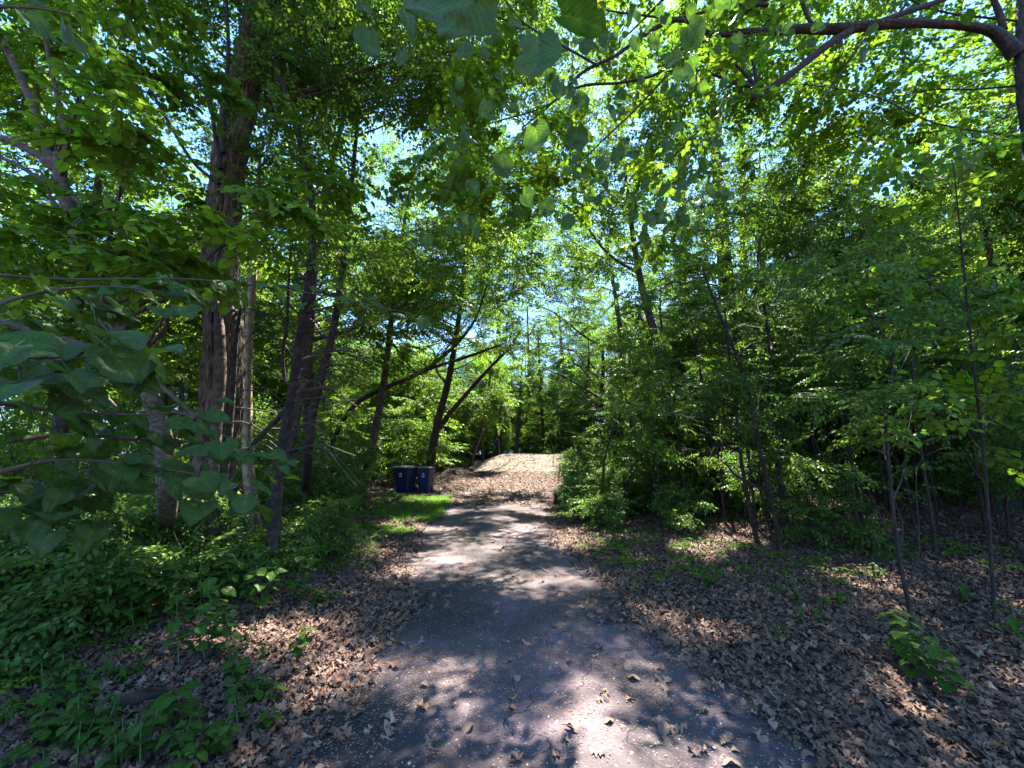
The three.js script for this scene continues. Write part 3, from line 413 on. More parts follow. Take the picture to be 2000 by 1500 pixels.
// the linden on the right whose boughs hang over the path
R = rng(16);
const BIG = [];
{
  const d = 5.2, p0 = rootTo(at(2050, 1120, d));
  const skip = (x, y) => (x < 900 && R() < 0.4) || (y > 300 && x > 1400 && R() < 0.5);
  const cl = [...clumpsIn(860, 1420, 30, 400, 3.4, 5.4, 34, 0.35, 0.6, 0.6, skip), ...clumpsIn(960, 1300, 300, 470, 3.6, 5, 9, 0.24, 0.36, 0.8), ...clumpsIn(1250, 2050, -80, 330, 6.7, 9.5, 84, 0.6, 0.95, 0.4), ...clumpsIn(1180, 1500, -60, 160, 6.2, 8, 16, 0.4, 0.6, 0.6), ...clumpsIn(1700, 2090, 230, 900, 3.6, 5.0, 38, 0.25, 0.42, 0.5), ...clumpsIn(1000, 1700, -330, -40, 5.0, 7.5, 26, 0.4, 0.7, 1), ...clumpsIn(500, 1000, -330, -60, 4.5, 7.5, 16, 0.4, 0.7, 1)];
  const T = tree({ name: 'linden_tree', label: 'mossy dark linden on the right whose long level bough hangs over the path', pts: [p0, ...poly(d, [[2046, 950], [2040, 750], [2034, 550], [2022, 350], [2006, 200], [1998, 120], [2000, 40], [2012, -150], [2030, -400]])], rads: pxR(d, [30, 26, 24, 22, 22, 23, 24, 23, 18, 10], 1900), bark: BARK.dark, clumps: cl, sprig: SPRIG.linden, mat: LEAF.linden, per: 22, flat: 0.5, sides: 24, seg: 60, limbs: 24, limbR: 0.12, reach: 5.5 });
  const o = T.position;
  for (const [a, r, dd] of [[[[1988, 105], [1940, 62], [1880, 50], [1800, 46], [1720, 48], [1650, 55], [1560, 58], [1480, 62], [1390, 70], [1330, 85]], [22, 13, 11, 10.5, 12, 14, 11, 9.5, 8, 4], d], [[[1660, 60], [1600, 100], [1550, 140], [1510, 168], [1470, 192]], [11, 10, 10, 9, 8], d], [[[1480, 175], [1470, 120], [1455, 70]], [5, 4.5, 4], d], [[[1478, 172], [1440, 130], [1395, 102], [1345, 128]], [5, 4, 4, 2], d], [[[1475, 172], [1420, 155], [1358, 136], [1300, 140]], [5, 4, 3, 2], d], [[[1480, 175], [1420, 200], [1370, 250], [1310, 310], [1260, 350]], [3.5, 3, 2.5, 2, 1], d], [[[1600, 60], [1580, 40], [1565, -10], [1560, -60]], [6, 5, 5, 4], d], [[[1700, 50], [1780, 20], [1850, -5], [1900, -60]], [8, 8, 7, 6], d], [[[1960, 60], [1950, 20], [1925, -30]], [8, 7, 6], d], [[[1390, 70], [1330, 40], [1270, 60], [1200, 110], [1140, 140], [1080, 200], [1020, 250]], [8, 6, 5.5, 5, 4, 3, 2], 3.6], [[[1500, 10], [1420, 10], [1330, 35], [1250, 30], [1180, 20]], [5, 4, 4, 3, 2], 3.6], [[[1340, 85], [1290, 140], [1220, 160], [1130, 170], [1060, 210], [960, 240]], [5, 4, 3.5, 3, 2, 1.5], 3.4], [[[1300, 150], [1240, 215], [1190, 262], [1120, 330]], [3, 2.5, 2, 1.5], 3.4], [[[1690, 75], [1650, 130], [1610, 190], [1590, 260]], [3, 2.5, 2, 1], d], [[[1170, 130], [1100, 90], [1030, 50], [1000, 20], [975, -20]], [3, 3, 2.5, 2, 2], 2.2], [[[1030, 50], [960, 30], [905, 5]], [2.5, 2, 1.5], 1.5]])
    mesh('bough', tube(shift(poly(dd, a), o), pxR(dd, r), { sides: 10, seg: 46, wob: 0.6 }), BARK.dark, T);
  // leaves large enough to pick apart: [photo x, y of the blade's middle, depth, length, direction of the tip in the picture (degrees, 0 right, -90 down), turn of the face]
  const big = [[1045, 128, 0.95, 0.150, -96, 0.25, 1], [905, 25, 0.70, 0.150, -115, 0.5], [860, 30, 0.85, 0.14, -140, 1.0], [1140, 42, 0.85, 0.13, -25, 0.75], [720, 82, 1.0, 0.085, -95, 0.3], [716, 30, 1.0, 0.075, -80, 0.5], [785, 115, 1.2, 0.06, -90, 0.4], [800, 40, 0.9, 0.11, -60, 0.9], [1128, 272, 1.35, 0.095, -85, 0.2], [1050, 275, 1.3, 0.105, -80, 0.35], [985, 325, 1.25, 0.085, -70, 0.15], [905, 100, 1.2, 0.07, -90, 0.3], [1010, 58, 1.3, 0.085, -80, 0.6], [948, 215, 1.5, 0.075, -100, 0.5], [832, 472, 1.9, 0.075, -85, 0.2], [905, 450, 2.0, 0.06, -60, 0.3], [880, 452, 2.0, 0.05, -90, 0.4], [922, 432, 2.0, 0.05, -70, 0.3], [1108, 435, 1.9, 0.09, -75, 0.2], [1072, 415, 1.9, 0.075, -100, 0.3], [1035, 385, 1.9, 0.09, -70, 0.5], [1355, 70, 1.2, 0.10, -60, 0.3], [1310, 120, 1.3, 0.09, -95, 0.4], [1335, 150, 1.5, 0.09, -80, 0.3], [1205, 560, 2.2, 0.05, -80, 0.4], [826, 632, 1.6, 0.06, -95, 0.35]];
  for (let k = 0; k < 210; k++) big.push([lerp(830, 1420, Math.pow(R(), 0.85)) + (k % 4 ? 0 : rr(0, 500)), k % 4 ? rr(25, 470) : rr(-10, 110), rr(1.9, 3.4), rr(0.065, 0.105), rr(-130, -35), rr(0.1, 1.2)]);
  const zero = at(1000, 0, 1), U = V(0, Math.cos(PITCH), Math.sin(PITCH)), X = V(1, 0, 0);
  big.forEach(([px, py, dd, L, deg, turn, bitten], k) => {
    const c = at(px, py, dd), a = deg * Math.PI / 180, dir = X.clone().multiplyScalar(Math.cos(a)).addScaledVector(U, Math.sin(a)), back = camera.position.clone().sub(c).normalize();
    dir.addScaledVector(back, -0.25 + 0.5 * R()).normalize();
    const nrm = back.clone().multiplyScalar(R() < 0.5 ? -1 : 1).applyAxisAngle(dir, (R() < 0.5 ? 1 : -1) * turn); if (nrm.y < 0) nrm.negate();
    const g = bitten ? HERO_BITTEN : HERO[k % 7];
    const m = mesh('leaf', g, LEAF.hero, T); m.matrixAutoUpdate = false; m.matrix.copy(frame(c.clone().addScaledVector(dir, -L * 0.85).sub(o), dir, nrm, L)); m.matrix.decompose(m.position, m.quaternion, m.scale); m.matrixAutoUpdate = true;
  });
}
// a young linden at the left edge: its branches reach in with large leaves
R = rng(17);
{
  const p0 = rootTo(V(-2.3, 0, -0.75));
  const T = thing('linden_sapling', 'young linden reaching in with large drooping heart-shaped leaves before the oak', 'tree', p0), o = p0;
  mesh('trunk', tube(shift([p0.clone().add(V(0, -0.2, 0)), V(-2.28, 0.7, -0.8), V(-2.2, 1.4, -0.85), V(-2.15, 2.2, -0.9), V(-2.0, 3.0, -1.0)], o), [0.035, 0.03, 0.026, 0.02, 0.008], { sides: 9, seg: 20, wob: 0.2 }), BARK.smooth, T);
  const twigs = [ // branch polylines [px, py, depth]
    [[-420, 700, 0.9], [-100, 640, 1.05], [60, 575, 1.2], [200, 560, 1.3], [360, 575, 1.35]],
    [[-420, 760, 0.9], [-60, 720, 0.95], [60, 700, 0.95], [160, 690, 0.95], [240, 640, 1.0]],
    [[-420, 880, 0.9], [-40, 870, 1.1], [120, 850, 1.3], [300, 860, 1.45], [440, 870, 1.55], [545, 905, 1.6]],
    [[-420, 940, 0.9], [-60, 930, 1.15], [100, 900, 1.25], [240, 905, 1.3], [400, 930, 1.35], [500, 955, 1.35]],
    [[-420, 1000, 0.9], [-60, 960, 1.2], [60, 960, 1.3], [160, 975, 1.3]],
    [[-420, 800, 0.9], [-40, 780, 1.0], [100, 800, 1.15], [260, 810, 1.3], [400, 800, 1.6]],
    [[-200, 560, 1.8], [120, 545, 2.2], [360, 545, 2.3], [520, 560, 2.4], [700, 590, 2.4], [800, 612, 2.3]],
    [[-420, 60, 0.9], [-100, 20, 1.0], [60, 15, 1.1], [150, 30, 1.2]],
  ];
  const put = (c, dir, nrm, L, k) => { const m = mesh('leaf', HERO[k % 7], LEAF.hero, T); frame(c.clone().sub(o), dir, nrm, L).decompose(m.position, m.quaternion, m.scale); };
  let q = 0;
  twigs.forEach((tw, ti) => {
    const P = tw.map(([a, b, c]) => at(a, b, c)), start = V(-2.22, 1.2 + ti * 0.15, -0.83); if (ti === 7) start.set(-2.05, 2.7, -0.95);
    const pts = [start, ...P.slice(1)];
    mesh('branch', tube(shift(pts, o), [0.011, 0.008, 0.006, 0.0045, 0.003, 0.0015], { sides: 6, seg: 40 }), BARK.twig, T);
    const curve = new THREE.CatmullRomCurve3(pts, false, 'centripetal'), n = ti === 6 ? 30 : ti === 7 ? 8 : 37;
    for (let k = 0; k < n; k++) {
      const t = lerp(0.36, 1, (k + rr(-0.4, 0.4)) / (n - 1)), c = curve.getPoint(clamp(t, 0, 1)), tg = curve.getTangent(clamp(t, 0, 1)), s = k % 2 ? 1 : -1;
      c.y += rr(-0.07, 0.05); c.z += rr(-0.10, 0.06);
      const dir = tg.clone().applyAxisAngle(V(0, 1, 0), s * rr(0.2, 1.5)); dir.y = rr(-0.75, 0.1); dir.normalize();
      const back = camera.position.clone().sub(c).normalize(), nrm = V(gauss() * 0.4, 1, gauss() * 0.4).addScaledVector(back, rr(0.1, 1.0)).normalize();
      put(c, dir, nrm, (ti === 6 ? rr(0.055, 0.09) : lerp(0.045, 0.105, Math.pow(R(), 1.2))) * (ti === 1 ? 1.15 : 1), q++);
    }
  });
}

// ------------------------------------------------------------------ the thicket right of the path
R = rng(18);
{
  const G = 'thin stems of the thicket right of the path';
  const stems = [
    [[[1206, 978], [1194, 930], [1182, 882], [1174, 800], [1178, 720]], 9, 'leafy stem nearest the path at the near end of the mound'],
    [[[1136, 958], [1140, 900], [1143, 800], [1150, 700]], 4, 'very thin upright stem beside the right side of the mound'],
    [[[1524, 1073], [1510, 985], [1496, 930], [1480, 860], [1470, 800], [1440, 700], [1400, 600]], 8, 'wavy dark stem leaning towards the path out of a leaf-strewn floor'],
    [[[1478, 1059], [1461, 975], [1448, 900], [1440, 820], [1425, 700]], 7, 'slim dark stem standing in front of the broad shaded trunk'],
    [[[1541, 1045], [1530, 975], [1520, 900], [1508, 800], [1500, 650], [1480, 500]], 7, 'straight slim stem just right of the wavy dark stem'],
    [[[1744, 1000], [1735, 930], [1730, 865], [1720, 777], [1715, 650], [1700, 500]], 9, 'sturdy brown stem before the sunlit slope'],
    [[[1697, 945], [1690, 900], [1681, 850], [1694, 795], [1702, 725], [1702, 648], [1686, 574], [1660, 500], [1630, 400], [1600, 300]], 8, 'crooked dark stem bending twice, tallest of the thicket'],
    [[[1604, 945], [1596, 880], [1590, 812], [1582, 740], [1576, 672], [1570, 500]], 6, 'straight dark stem left of the crooked one'],
    [[[1786, 1240], [1774, 1180], [1762, 1120], [1748, 1030], [1738, 930], [1730, 820], [1740, 700]], 8, 'bare thin stem rising beside a broad-leaved seedling'],
    [[[1944, 1220], [1936, 1100], [1928, 975], [1918, 850], [1900, 700], [1880, 500]], 7, 'thin stem near the mossy linden'],
    [[[1828, 1085], [1818, 1000], [1808, 940], [1792, 830], [1780, 700], [1760, 520]], 7, 'thin stem between the crooked stem and the mossy linden'],
    [[[1646, 960], [1652, 900], [1650, 840], [1640, 760], [1620, 640]], 9, 'dark stem with a low fork beside the sunlit slope'],
    [[[1400, 985], [1394, 920], [1384, 850], [1370, 740], [1345, 620]], 5, 'thin dark stem left of the broad shaded trunk'],
    [[[1330, 985], [1328, 920], [1322, 850], [1312, 740], [1290, 620]], 5, 'thin stem among low leafy shoots by the path'],
    [[[1282, 975], [1284, 900], [1276, 820], [1264, 720]], 4, 'very thin stem close beside the path thicket edge'],
    [[[1560, 990], [1552, 900], [1556, 820], [1560, 700], [1575, 560]], 5, 'thin upright stem behind the straight slim stem'],
  ];
  stems.forEach(([pl, r, label], k) => {
    const p0 = groundAt(pl[0][0], pl[0][1]), d = -p0.z, top = pl[pl.length - 1];
    const pts = [p0, ...poly(d, pl.slice(1))], up = pts[pts.length - 1].clone(); pts.push(up.clone().add(V(gauss() * 0.3, 0.9, gauss() * 0.3)));
    const cl = [...clumpsIn(top[0] - 190, top[0] + 170, Math.max(330, top[1] - 250), 800, d - 0.6, d + 1.6, d < 5 ? 10 : 22, 0.3, 0.55, 0.85), ...clumpsIn(top[0] - 140, top[0] + 140, 760, 960, d, d + 1.5, 4, 0.2, 0.32, 0.7)];
    tree({ name: 'thicket_tree', label, group: G, pts, rads: pxR(d, [...pl.map((_, i) => r * 0.78 * lerp(1, 0.5, i / pl.length)), r * 0.2], pl[0][0]), bark: BARK.dark, clumps: cl, sprig: SPRIG.shrub, mat: LEAF.shrub, per: 52, flat: 0.45, sides: 9, seg: 36, limbs: 14, limbR: 0.4, reach: 3.2, wob: 0.3 });
  });
  // broad trunks standing in and behind the thicket
  const broad = (px, py, list, r, label, n = 30) => { const p0 = groundAt(px, py), d = -p0.z; tree({ name: 'shaded_tree', label, group: 'broad trunks behind the thicket', pts: [p0, ...poly(d, list)], rads: pxR(d, r), bark: BARK.oak, clumps: crown(V(p0.x, 9.5, p0.z), 4, 4, 3.4, n, 0.8, 1.3), sprig: SPRIG.far, per: 9, sides: 18, seg: 60, limbs: 14, reach: 8 }); };
  broad(1434, 915, [[1436, 860], [1432, 780], [1425, 650], [1410, 450], [1395, 250], [1385, 60]], [32, 28, 25, 21, 16, 11, 6], 'broad shaded trunk in the middle of the thicket');
  broad(1985, 900, [[1983, 820], [1982, 740], [1980, 600], [1976, 420], [1975, 320], [1972, 150], [1970, -50]], [17, 15, 14, 14, 13, 12, 9, 5], 'pale lit trunk behind the mossy linden');
  broad(1835, 860, [[1834, 780], [1832, 700], [1826, 560], [1815, 400], [1800, 200]], [20, 18, 17, 15, 12, 7], 'broad dark trunk on the slope behind thin stems');
  broad(1458, 890, [[1455, 700], [1452, 500], [1450, 330], [1447, 200], [1440, 60]], [9, 8, 8, 7, 6, 3], 'tall pale pole-like trunk showing against a patch of sky', 16);
  broad(1340, 900, [[1338, 760], [1334, 560], [1333, 420], [1330, 280], [1318, 100]], [12, 11, 10, 10, 9, 5], 'tall dark trunk rising above the thicket', 24);
}
// leafy shrubs filling the thicket and the banks
function shrub(name, label, group, x, z, h, w, n, o = {}) {
  if (hidesBins(x, z)) return;
  const size = h < 0.9 ? 'knee-high ' : h < 1.6 ? 'waist-high ' : h < 2.6 ? 'head-high ' : h < 3.3 ? 'tall ' : h < 4.2 ? 'lofty ' : h < 5.3 ? 'very tall ' : 'towering ';
  const p0 = V(x, H(x, z), z), T = thing(name, size + label + ' ' + beside(x, z), 'shrub', p0, group), cl = [];
  const ns = o.stems ?? 4;
  for (let k = 0; k < ns; k++) { const a = k / ns * 6.28 + R(), e = V(Math.cos(a) * w * rr(0.3, 0.9), h * rr(0.6, 0.95), Math.sin(a) * w * rr(0.3, 0.9)), q = (o.loose ?? 0.06) * rr(0.4, 1.3), th = rr(0.6, 1.25); mesh('stem', tube([V(Math.cos(a) * q, -0.25, Math.sin(a) * q), V(lerp(Math.cos(a) * q, e.x, 0.25) + gauss() * 0.05, e.y * 0.33, lerp(Math.sin(a) * q, e.z, 0.25) + gauss() * 0.05), V(e.x * 0.6 + gauss() * 0.1, e.y * 0.66, e.z * 0.6 + gauss() * 0.1), e], [(0.005 + 0.0035 * h) * th, (0.005 + 0.003 * h) * th, (0.004 + 0.0018 * h) * th, 0.003], { sides: 5, seg: 10, wob: 0.3 }), BARK.dark, T); }
  for (let k = 0; k < n * 2 && cl.length < n; k++) { const b = ball(), p = V(x + b.x * w, p0.y + h * ((o.up ?? 0.55) + (1 - (o.up ?? 0.55)) * b.y), z + b.z * w), r = rr(0.22, 0.42) * (o.r ?? 1); if (p.y > p0.y + 0.12 && allowed(p, r * 0.6, o.strict ?? 0.8)) cl.push([p, r]); }
  const l = leaves(cl, (o.per ?? 60), o.scale ?? 1, p0, 0.6, o.tint ?? NORMAL_TINT); if (l.length) instanced('foliage', pick(o.sp ?? SPRIG.shrub), o.mat ?? LEAF.shrub, l, T);
}
R = rng(19);
for (let k = 0; k < 64; k++) {                                            // right thicket, in depth
  const z = -rr(6.2, 20), x = pathR(z) + (z > -16 ? 1.3 : 2.6) + Math.pow(R(), 1.3) * 11; if (z > -9 && x < 3.2) continue;
  shrub('thicket_shrub', 'small-leaved thicket shrub', 'tall shrubs filling the thicket', x, z, rr(2.2, 5.2), rr(0.9, 1.7), 27, { r: 1.25, per: k % 3 ? 34 : 18, scale: k % 3 ? 1.05 : 0.8, stems: 5, up: rr(0.48, 0.62), loose: 0.8, sp: k % 3 ? SPRIG.shrub : SPRIG.mid });
}
for (let k = 0; k < 44; k++) {                                            // thin saplings, stems bare low down, screening the right side
  const z = -rr(5.4, 11.5), x = 3.6 + R() * 10.5; if (x < 3.4 + Math.max(0, z + 8) * 1.0) continue;
  shrub('thicket_sapling', 'thin-stemmed leafy sapling', 'thin saplings of the thicket', x, z, rr(3, 6.4), rr(0.7, 1.2), 24, { r: 1.05, per: 50, stems: 4, up: rr(0.48, 0.66), strict: 0.5, loose: 0.6 });
}
for (let k = 0; k < 70; k++) { const z = -rr(6.0, 15), x = 3.4 + Math.pow(R(), 1.1) * 11; if (z > -8 && x < 4.0) continue; shrub('thicket_shoot', 'slim low thicket shoot', 'low shoots under the thicket', x, z, rr(0.6, 1.9), rr(0.3, 0.6), 7, { r: 0.85, per: 46, stems: 3, strict: 0.4, loose: 0.3 }); }
for (let k = 0; k < 46; k++) { const t = R(), z = -lerp(8, 21, t), x = pathR(z) + rr(0.6, 2.4), h = rr(0.5, 1.0) + t * rr(0, 1.9); shrub('edge_shrub', 'leafy shoot on the right verge', 'low shoots on the right verge', x, z, h, rr(0.35, 0.6) + h * 0.12, 7 + Math.round(h * 5), { r: 0.85, per: 56, strict: 0.5 }); }
for (let k = 0; k < 40; k++) {                                            // left undergrowth
  const z = -rr(3.4, 15), x = pathL(z) - (z > -6 ? 2.4 : 1.0) - Math.pow(R(), 1.2) * 7; if (Math.hypot(x + 4.2, z + 16) < 1.6 || (z < -12 && x > -3.9)) continue;
  if (z > -4.2 && x > -3.2) continue;
  shrub('undergrowth_shrub', 'small-leaved undergrowth shrub', 'undergrowth left of the path', x, z, rr(0.6, 1.5) + (z < -9 ? 0.8 : 0), rr(0.6, 1.1), 12, { per: 60, r: 1.0 });
}
for (const [x, y, h] of [[30, 1190, 0.8], [110, 1215, 0.75], [190, 1150, 0.8], [50, 1090, 1.0], [150, 1075, 1.0], [250, 1110, 0.8], [275, 1170, 0.6], [-40, 1260, 0.8], [40, 1270, 0.5], [150, 1250, 0.5], [220, 1050, 1.0], [-60, 1130, 1.1], [300, 1050, 0.9], [620, 1010, 0.8], [660, 985, 0.8], [700, 1000, 0.5], [590, 1060, 0.5], [470, 1080, 0.7], [560, 1100, 0.5], [505, 1130, 0.45], [640, 1030, 0.6], [690, 1030, 0.35], [730, 1000, 0.5], [350, 1130, 0.5], [620, 1075, 0.35]]) { const p = groundAt(x, y); shrub('undergrowth_shrub', 'small-leaved undergrowth shrub', 'undergrowth left of the path', p.x, p.z, h, 0.55, 11, { per: 70, r: 0.9, strict: 0.4 }); }
for (let k = 0; k < 34; k++) { const z = -rr(7, 26), x = -9 - R() * 17; shrub('background_shrub', 'broad-leaved background shrub', 'tall shrubs left of the path', x, z, rr(1.6, 3.6), rr(1.2, 2), 12, { r: 1.5, sp: SPRIG.mid, mat: LEAF.far, per: 12 }); }
for (let k = 0; k < 26; k++) { const z = -rr(12, 26), x = -4.6 - Math.pow(R(), 1.2) * 10; if (Math.hypot(x + 4.2, z + 16) < 1.8) continue; shrub('background_shrub', 'broad-leaved background shrub', 'tall shrubs left of the path', x, z, rr(2, 4.5), rr(1, 1.8), 16, { r: 1.5, sp: SPRIG.mid, mat: LEAF.far, per: 12 }); }
R = rng(22);
for (let k = 0; k < 70; k++) { const x = lerp(-58, 60, (k + R()) / 70), z = -rr(40, 56) + Math.abs(x) * 0.35; if (Math.hypot(x, z) < 30) continue; shrub('far_shrub', 'leafy shrub closing the view', 'far shrubs closing the view', x, z, rr(3.5, 7), rr(1.8, 3), 12, { r: 2.6, sp: SPRIG.far, mat: LEAF.far, per: 6, stems: 3 }); }
for (let k = 0; k < 26; k++) { const x = lerp(-14, 16, (k + R()) / 26), z = -rr(35, 44); shrub('far_bush', 'bright green bush', 'bushes behind the mound', x, z, rr(1.6, 3.6), rr(1.2, 1.9), 10, { r: 2.2, sp: SPRIG.far, mat: LEAF.far, per: 6, stems: 3 }); }
R = rng(23);
for (let k = 0; k < 34; k++) { const x = -3.6 - R() * 14, z = -rr(19, 35); if (hidesBins(x, z)) continue; shrub('far_bush', 'bright green bush', 'bushes behind the mound', x, z, rr(1.8, 4.8), rr(1.2, 2), 11, { r: 1.9, sp: SPRIG.far, mat: LEAF.far, per: 6, stems: 4 }); }
for (let k = 0; k < 20; k++) { const x = lerp(-20, 24, (k + R()) / 20), z = -rr(46, 54); shrub('far_bush', 'bright green bush', 'bushes behind the mound', x, z, rr(3, 5), rr(2, 2.6), 12, { r: 2.8, sp: SPRIG.far, mat: LEAF.far, per: 6, stems: 3 }); }
for (let k = 0; k < 34; k++) { const x = lerp(-12, 16, (k + R()) / 34), z = -rr(35, 40); shrub('far_bush', 'bright green bush', 'bushes behind the mound', x, z, rr(1.4, 4.5), rr(1.2, 1.7), 13, { r: 1.8, sp: SPRIG.mid, mat: LEAF.far, per: 16, stems: 3 }); }
// canopy trees whose crowns meet over the path
for (const [x, z, h, lab] of [[-5.6, -9.5, 12, 'tall tree left of the path, beyond the leaning tree, crown over the path'], [4.6, -11.5, 12, 'tall tree in the thicket whose crown meets the left trees over the path'], [-5.2, -14.5, 13, 'tall tree before the bins with its crown over the path'], [5.4, -17, 13, 'tall tree at the far side of the thicket with its crown over the path']]) {
  const p0 = V(x, H(x, z), z);
  tree({ name: 'canopy_tree', label: lab, pts: [0, 0.3, 0.6, 1].map((t) => p0.clone().add(V(-x * 0.22 * t, h * t, gauss() * 0.3))), rads: [0.16, 0.13, 0.1, 0.03], bark: BARK.far, clumps: [...crown(V(x * 0.35, h * 0.72, z), 4.4, 3.0, 3.6, 46, 0.9, 1.5, 0.6), ...(x > 0 ? [...clumpsIn(940, 1560, -60, 520, -z - 2, -z + 4, 58, 0.9, 1.4, 0.3), ...clumpsIn(1380, 1720, 60, 460, -z - 1, -z + 4, z > -15 ? 26 : 10, 0.8, 1.2, 0.2), ...clumpsIn(1010, 1170, 320, 600, -z, -z + 6, 14, 0.8, 1.2, 0.1)] : clumpsIn(620, 1150, -60, 580, -z - 2, -z + 5, 56, 0.8, 1.3, 0.3))], sprig: SPRIG.mid, mat: LEAF.far, per: 8.5, flat: 0.8, sides: 10, seg: 24, limbs: 9, reach: 8 });
}
// the wood all round
R = rng(20);
{
  const spots = [];
  const ok = (x, z) => spots.every(([a, b]) => Math.hypot(a - x, b - z) > 2.2);
  for (let k = 0; k < 900 && spots.length < 88; k++) { const z = rr(-52, -8), x = rr(-30, 32); if (x > -6.5 && x < 6.5 && z > -33) continue; if (Math.abs(x) > 5 + Math.abs(z) * 1.15) continue; if (x < 0 && z > -9.5) continue; if (x > 0 && z > -12 && x < 9) continue; if (ok(x, z)) spots.push([x, z]); }
  spots.forEach(([x, z]) => {
    const p0 = V(x, H(x, z), z), h = rr(7.5, 13.5), lean = V(gauss() * 0.8, 0, gauss() * 0.8), r = rr(0.08, 0.22);
    const pts = [0, 0.2, 0.45, 0.7, 1].map((t) => p0.clone().add(V(lean.x * t + gauss() * 0.15 * t, h * t, lean.z * t + gauss() * 0.15 * t)));
    const low = rr(1.5, 4.5);
    tree({ name: 'forest_tree', label: (r < 0.12 ? 'thin ' : r < 0.17 ? 'middling ' : 'stout ') + (lean.x < -0.45 ? 'left-leaning ' : lean.x > 0.45 ? 'right-leaning ' : 'upright ') + 'forest tree ' + beside(x, z), group: 'trees of the surrounding wood', pts, rads: [r, r * 0.85, r * 0.7, r * 0.5, r * 0.15], bark: BARK.far, clumps: crown(V(x + lean.x * 0.5, (h + low) / 2 + 0.8, z + lean.z * 0.5), rr(2, 3.2), (h - low) / 2, rr(2, 3), 27, 1.1, 1.9, 0.8), sprig: SPRIG.far, per: 5, flat: 0.75, sides: 7, seg: 14, limbs: 6, limbSides: 4, reach: 7 });
  });
  // trees standing beside and behind the camera that shade the path
  for (const [x, z, h, label] of [[-3.6, 2.2, 14, 'tall tree left behind the viewpoint, shading the path'], [4.4, 1.4, 13, 'tall tree right behind the viewpoint, shading the path']]) {
    const p0 = V(x, H(x, z), z);
    tree({ name: 'shade_tree', label, pts: [0, 0.3, 0.6, 1].map((t) => p0.clone().add(V(-x * 0.15 * t, h * t, -t))), rads: [0.2, 0.17, 0.12, 0.04], bark: BARK.oak, clumps: crown(V(x * 0.55, 9.5, z - 4.5), 4.2, 2.4, 4.5, 34, 0.9, 1.5, 1), sprig: SPRIG.mid, mat: LEAF.far, per: 6.5, flat: 0.8, sides: 10, seg: 20, limbs: 20, reach: 9 });
  }
}

// ------------------------------------------------------------------ the two wheeled bins
const NAVY = new THREE.MeshStandardMaterial({ color: 0x0f1640, roughness: 0.55 }), NAVY2 = new THREE.MeshStandardMaterial({ color: 0x10204a, roughness: 0.55 });
const LID = new THREE.MeshStandardMaterial({ color: 0x34363d, roughness: 0.6 }), TYRE = new THREE.MeshStandardMaterial({ color: 0x17171a, roughness: 0.8 }), PRINT = new THREE.MeshStandardMaterial({ color: 0xe6e8ee, roughness: 0.6 });
function loft(rings) {                                                    // rings of equal length, closed; ends capped
  const n = rings[0].length, pos = rings.flat().flatMap((p) => [p.x, p.y, p.z]), idx = [];
  for (let i = 0; i < rings.length - 1; i++) for (let j = 0; j < n; j++) { const a = i * n + j, b = i * n + (j + 1) % n; idx.push(a, b, b + n, a, b + n, a + n); }
  for (let j = 1; j < n - 1; j++) { idx.push(0, j + 1, j); const b = (rings.length - 1) * n; idx.push(b, b + j, b + j + 1); }
  let g = new THREE.BufferGeometry(); g.setAttribute('position', new THREE.Float32BufferAttribute(pos, 3)); g.setIndex(idx); g = g.toNonIndexed(); g.computeVertexNormals(); return g;
}
const ringAt = (y, w, d, r, dz = 0) => { const out = []; for (let q = 0; q < 4; q++) for (let k = 0; k <= 4; k++) { const a = (q + k / 4) * Math.PI / 2, sx = q === 0 || q === 3 ? 1 : -1, sz = q < 2 ? 1 : -1; out.push(V(sx * (w / 2 - r) + Math.cos(a) * r, y, sz * (d / 2 - r) + Math.sin(a) * r + dz)); } return out.reverse(); };
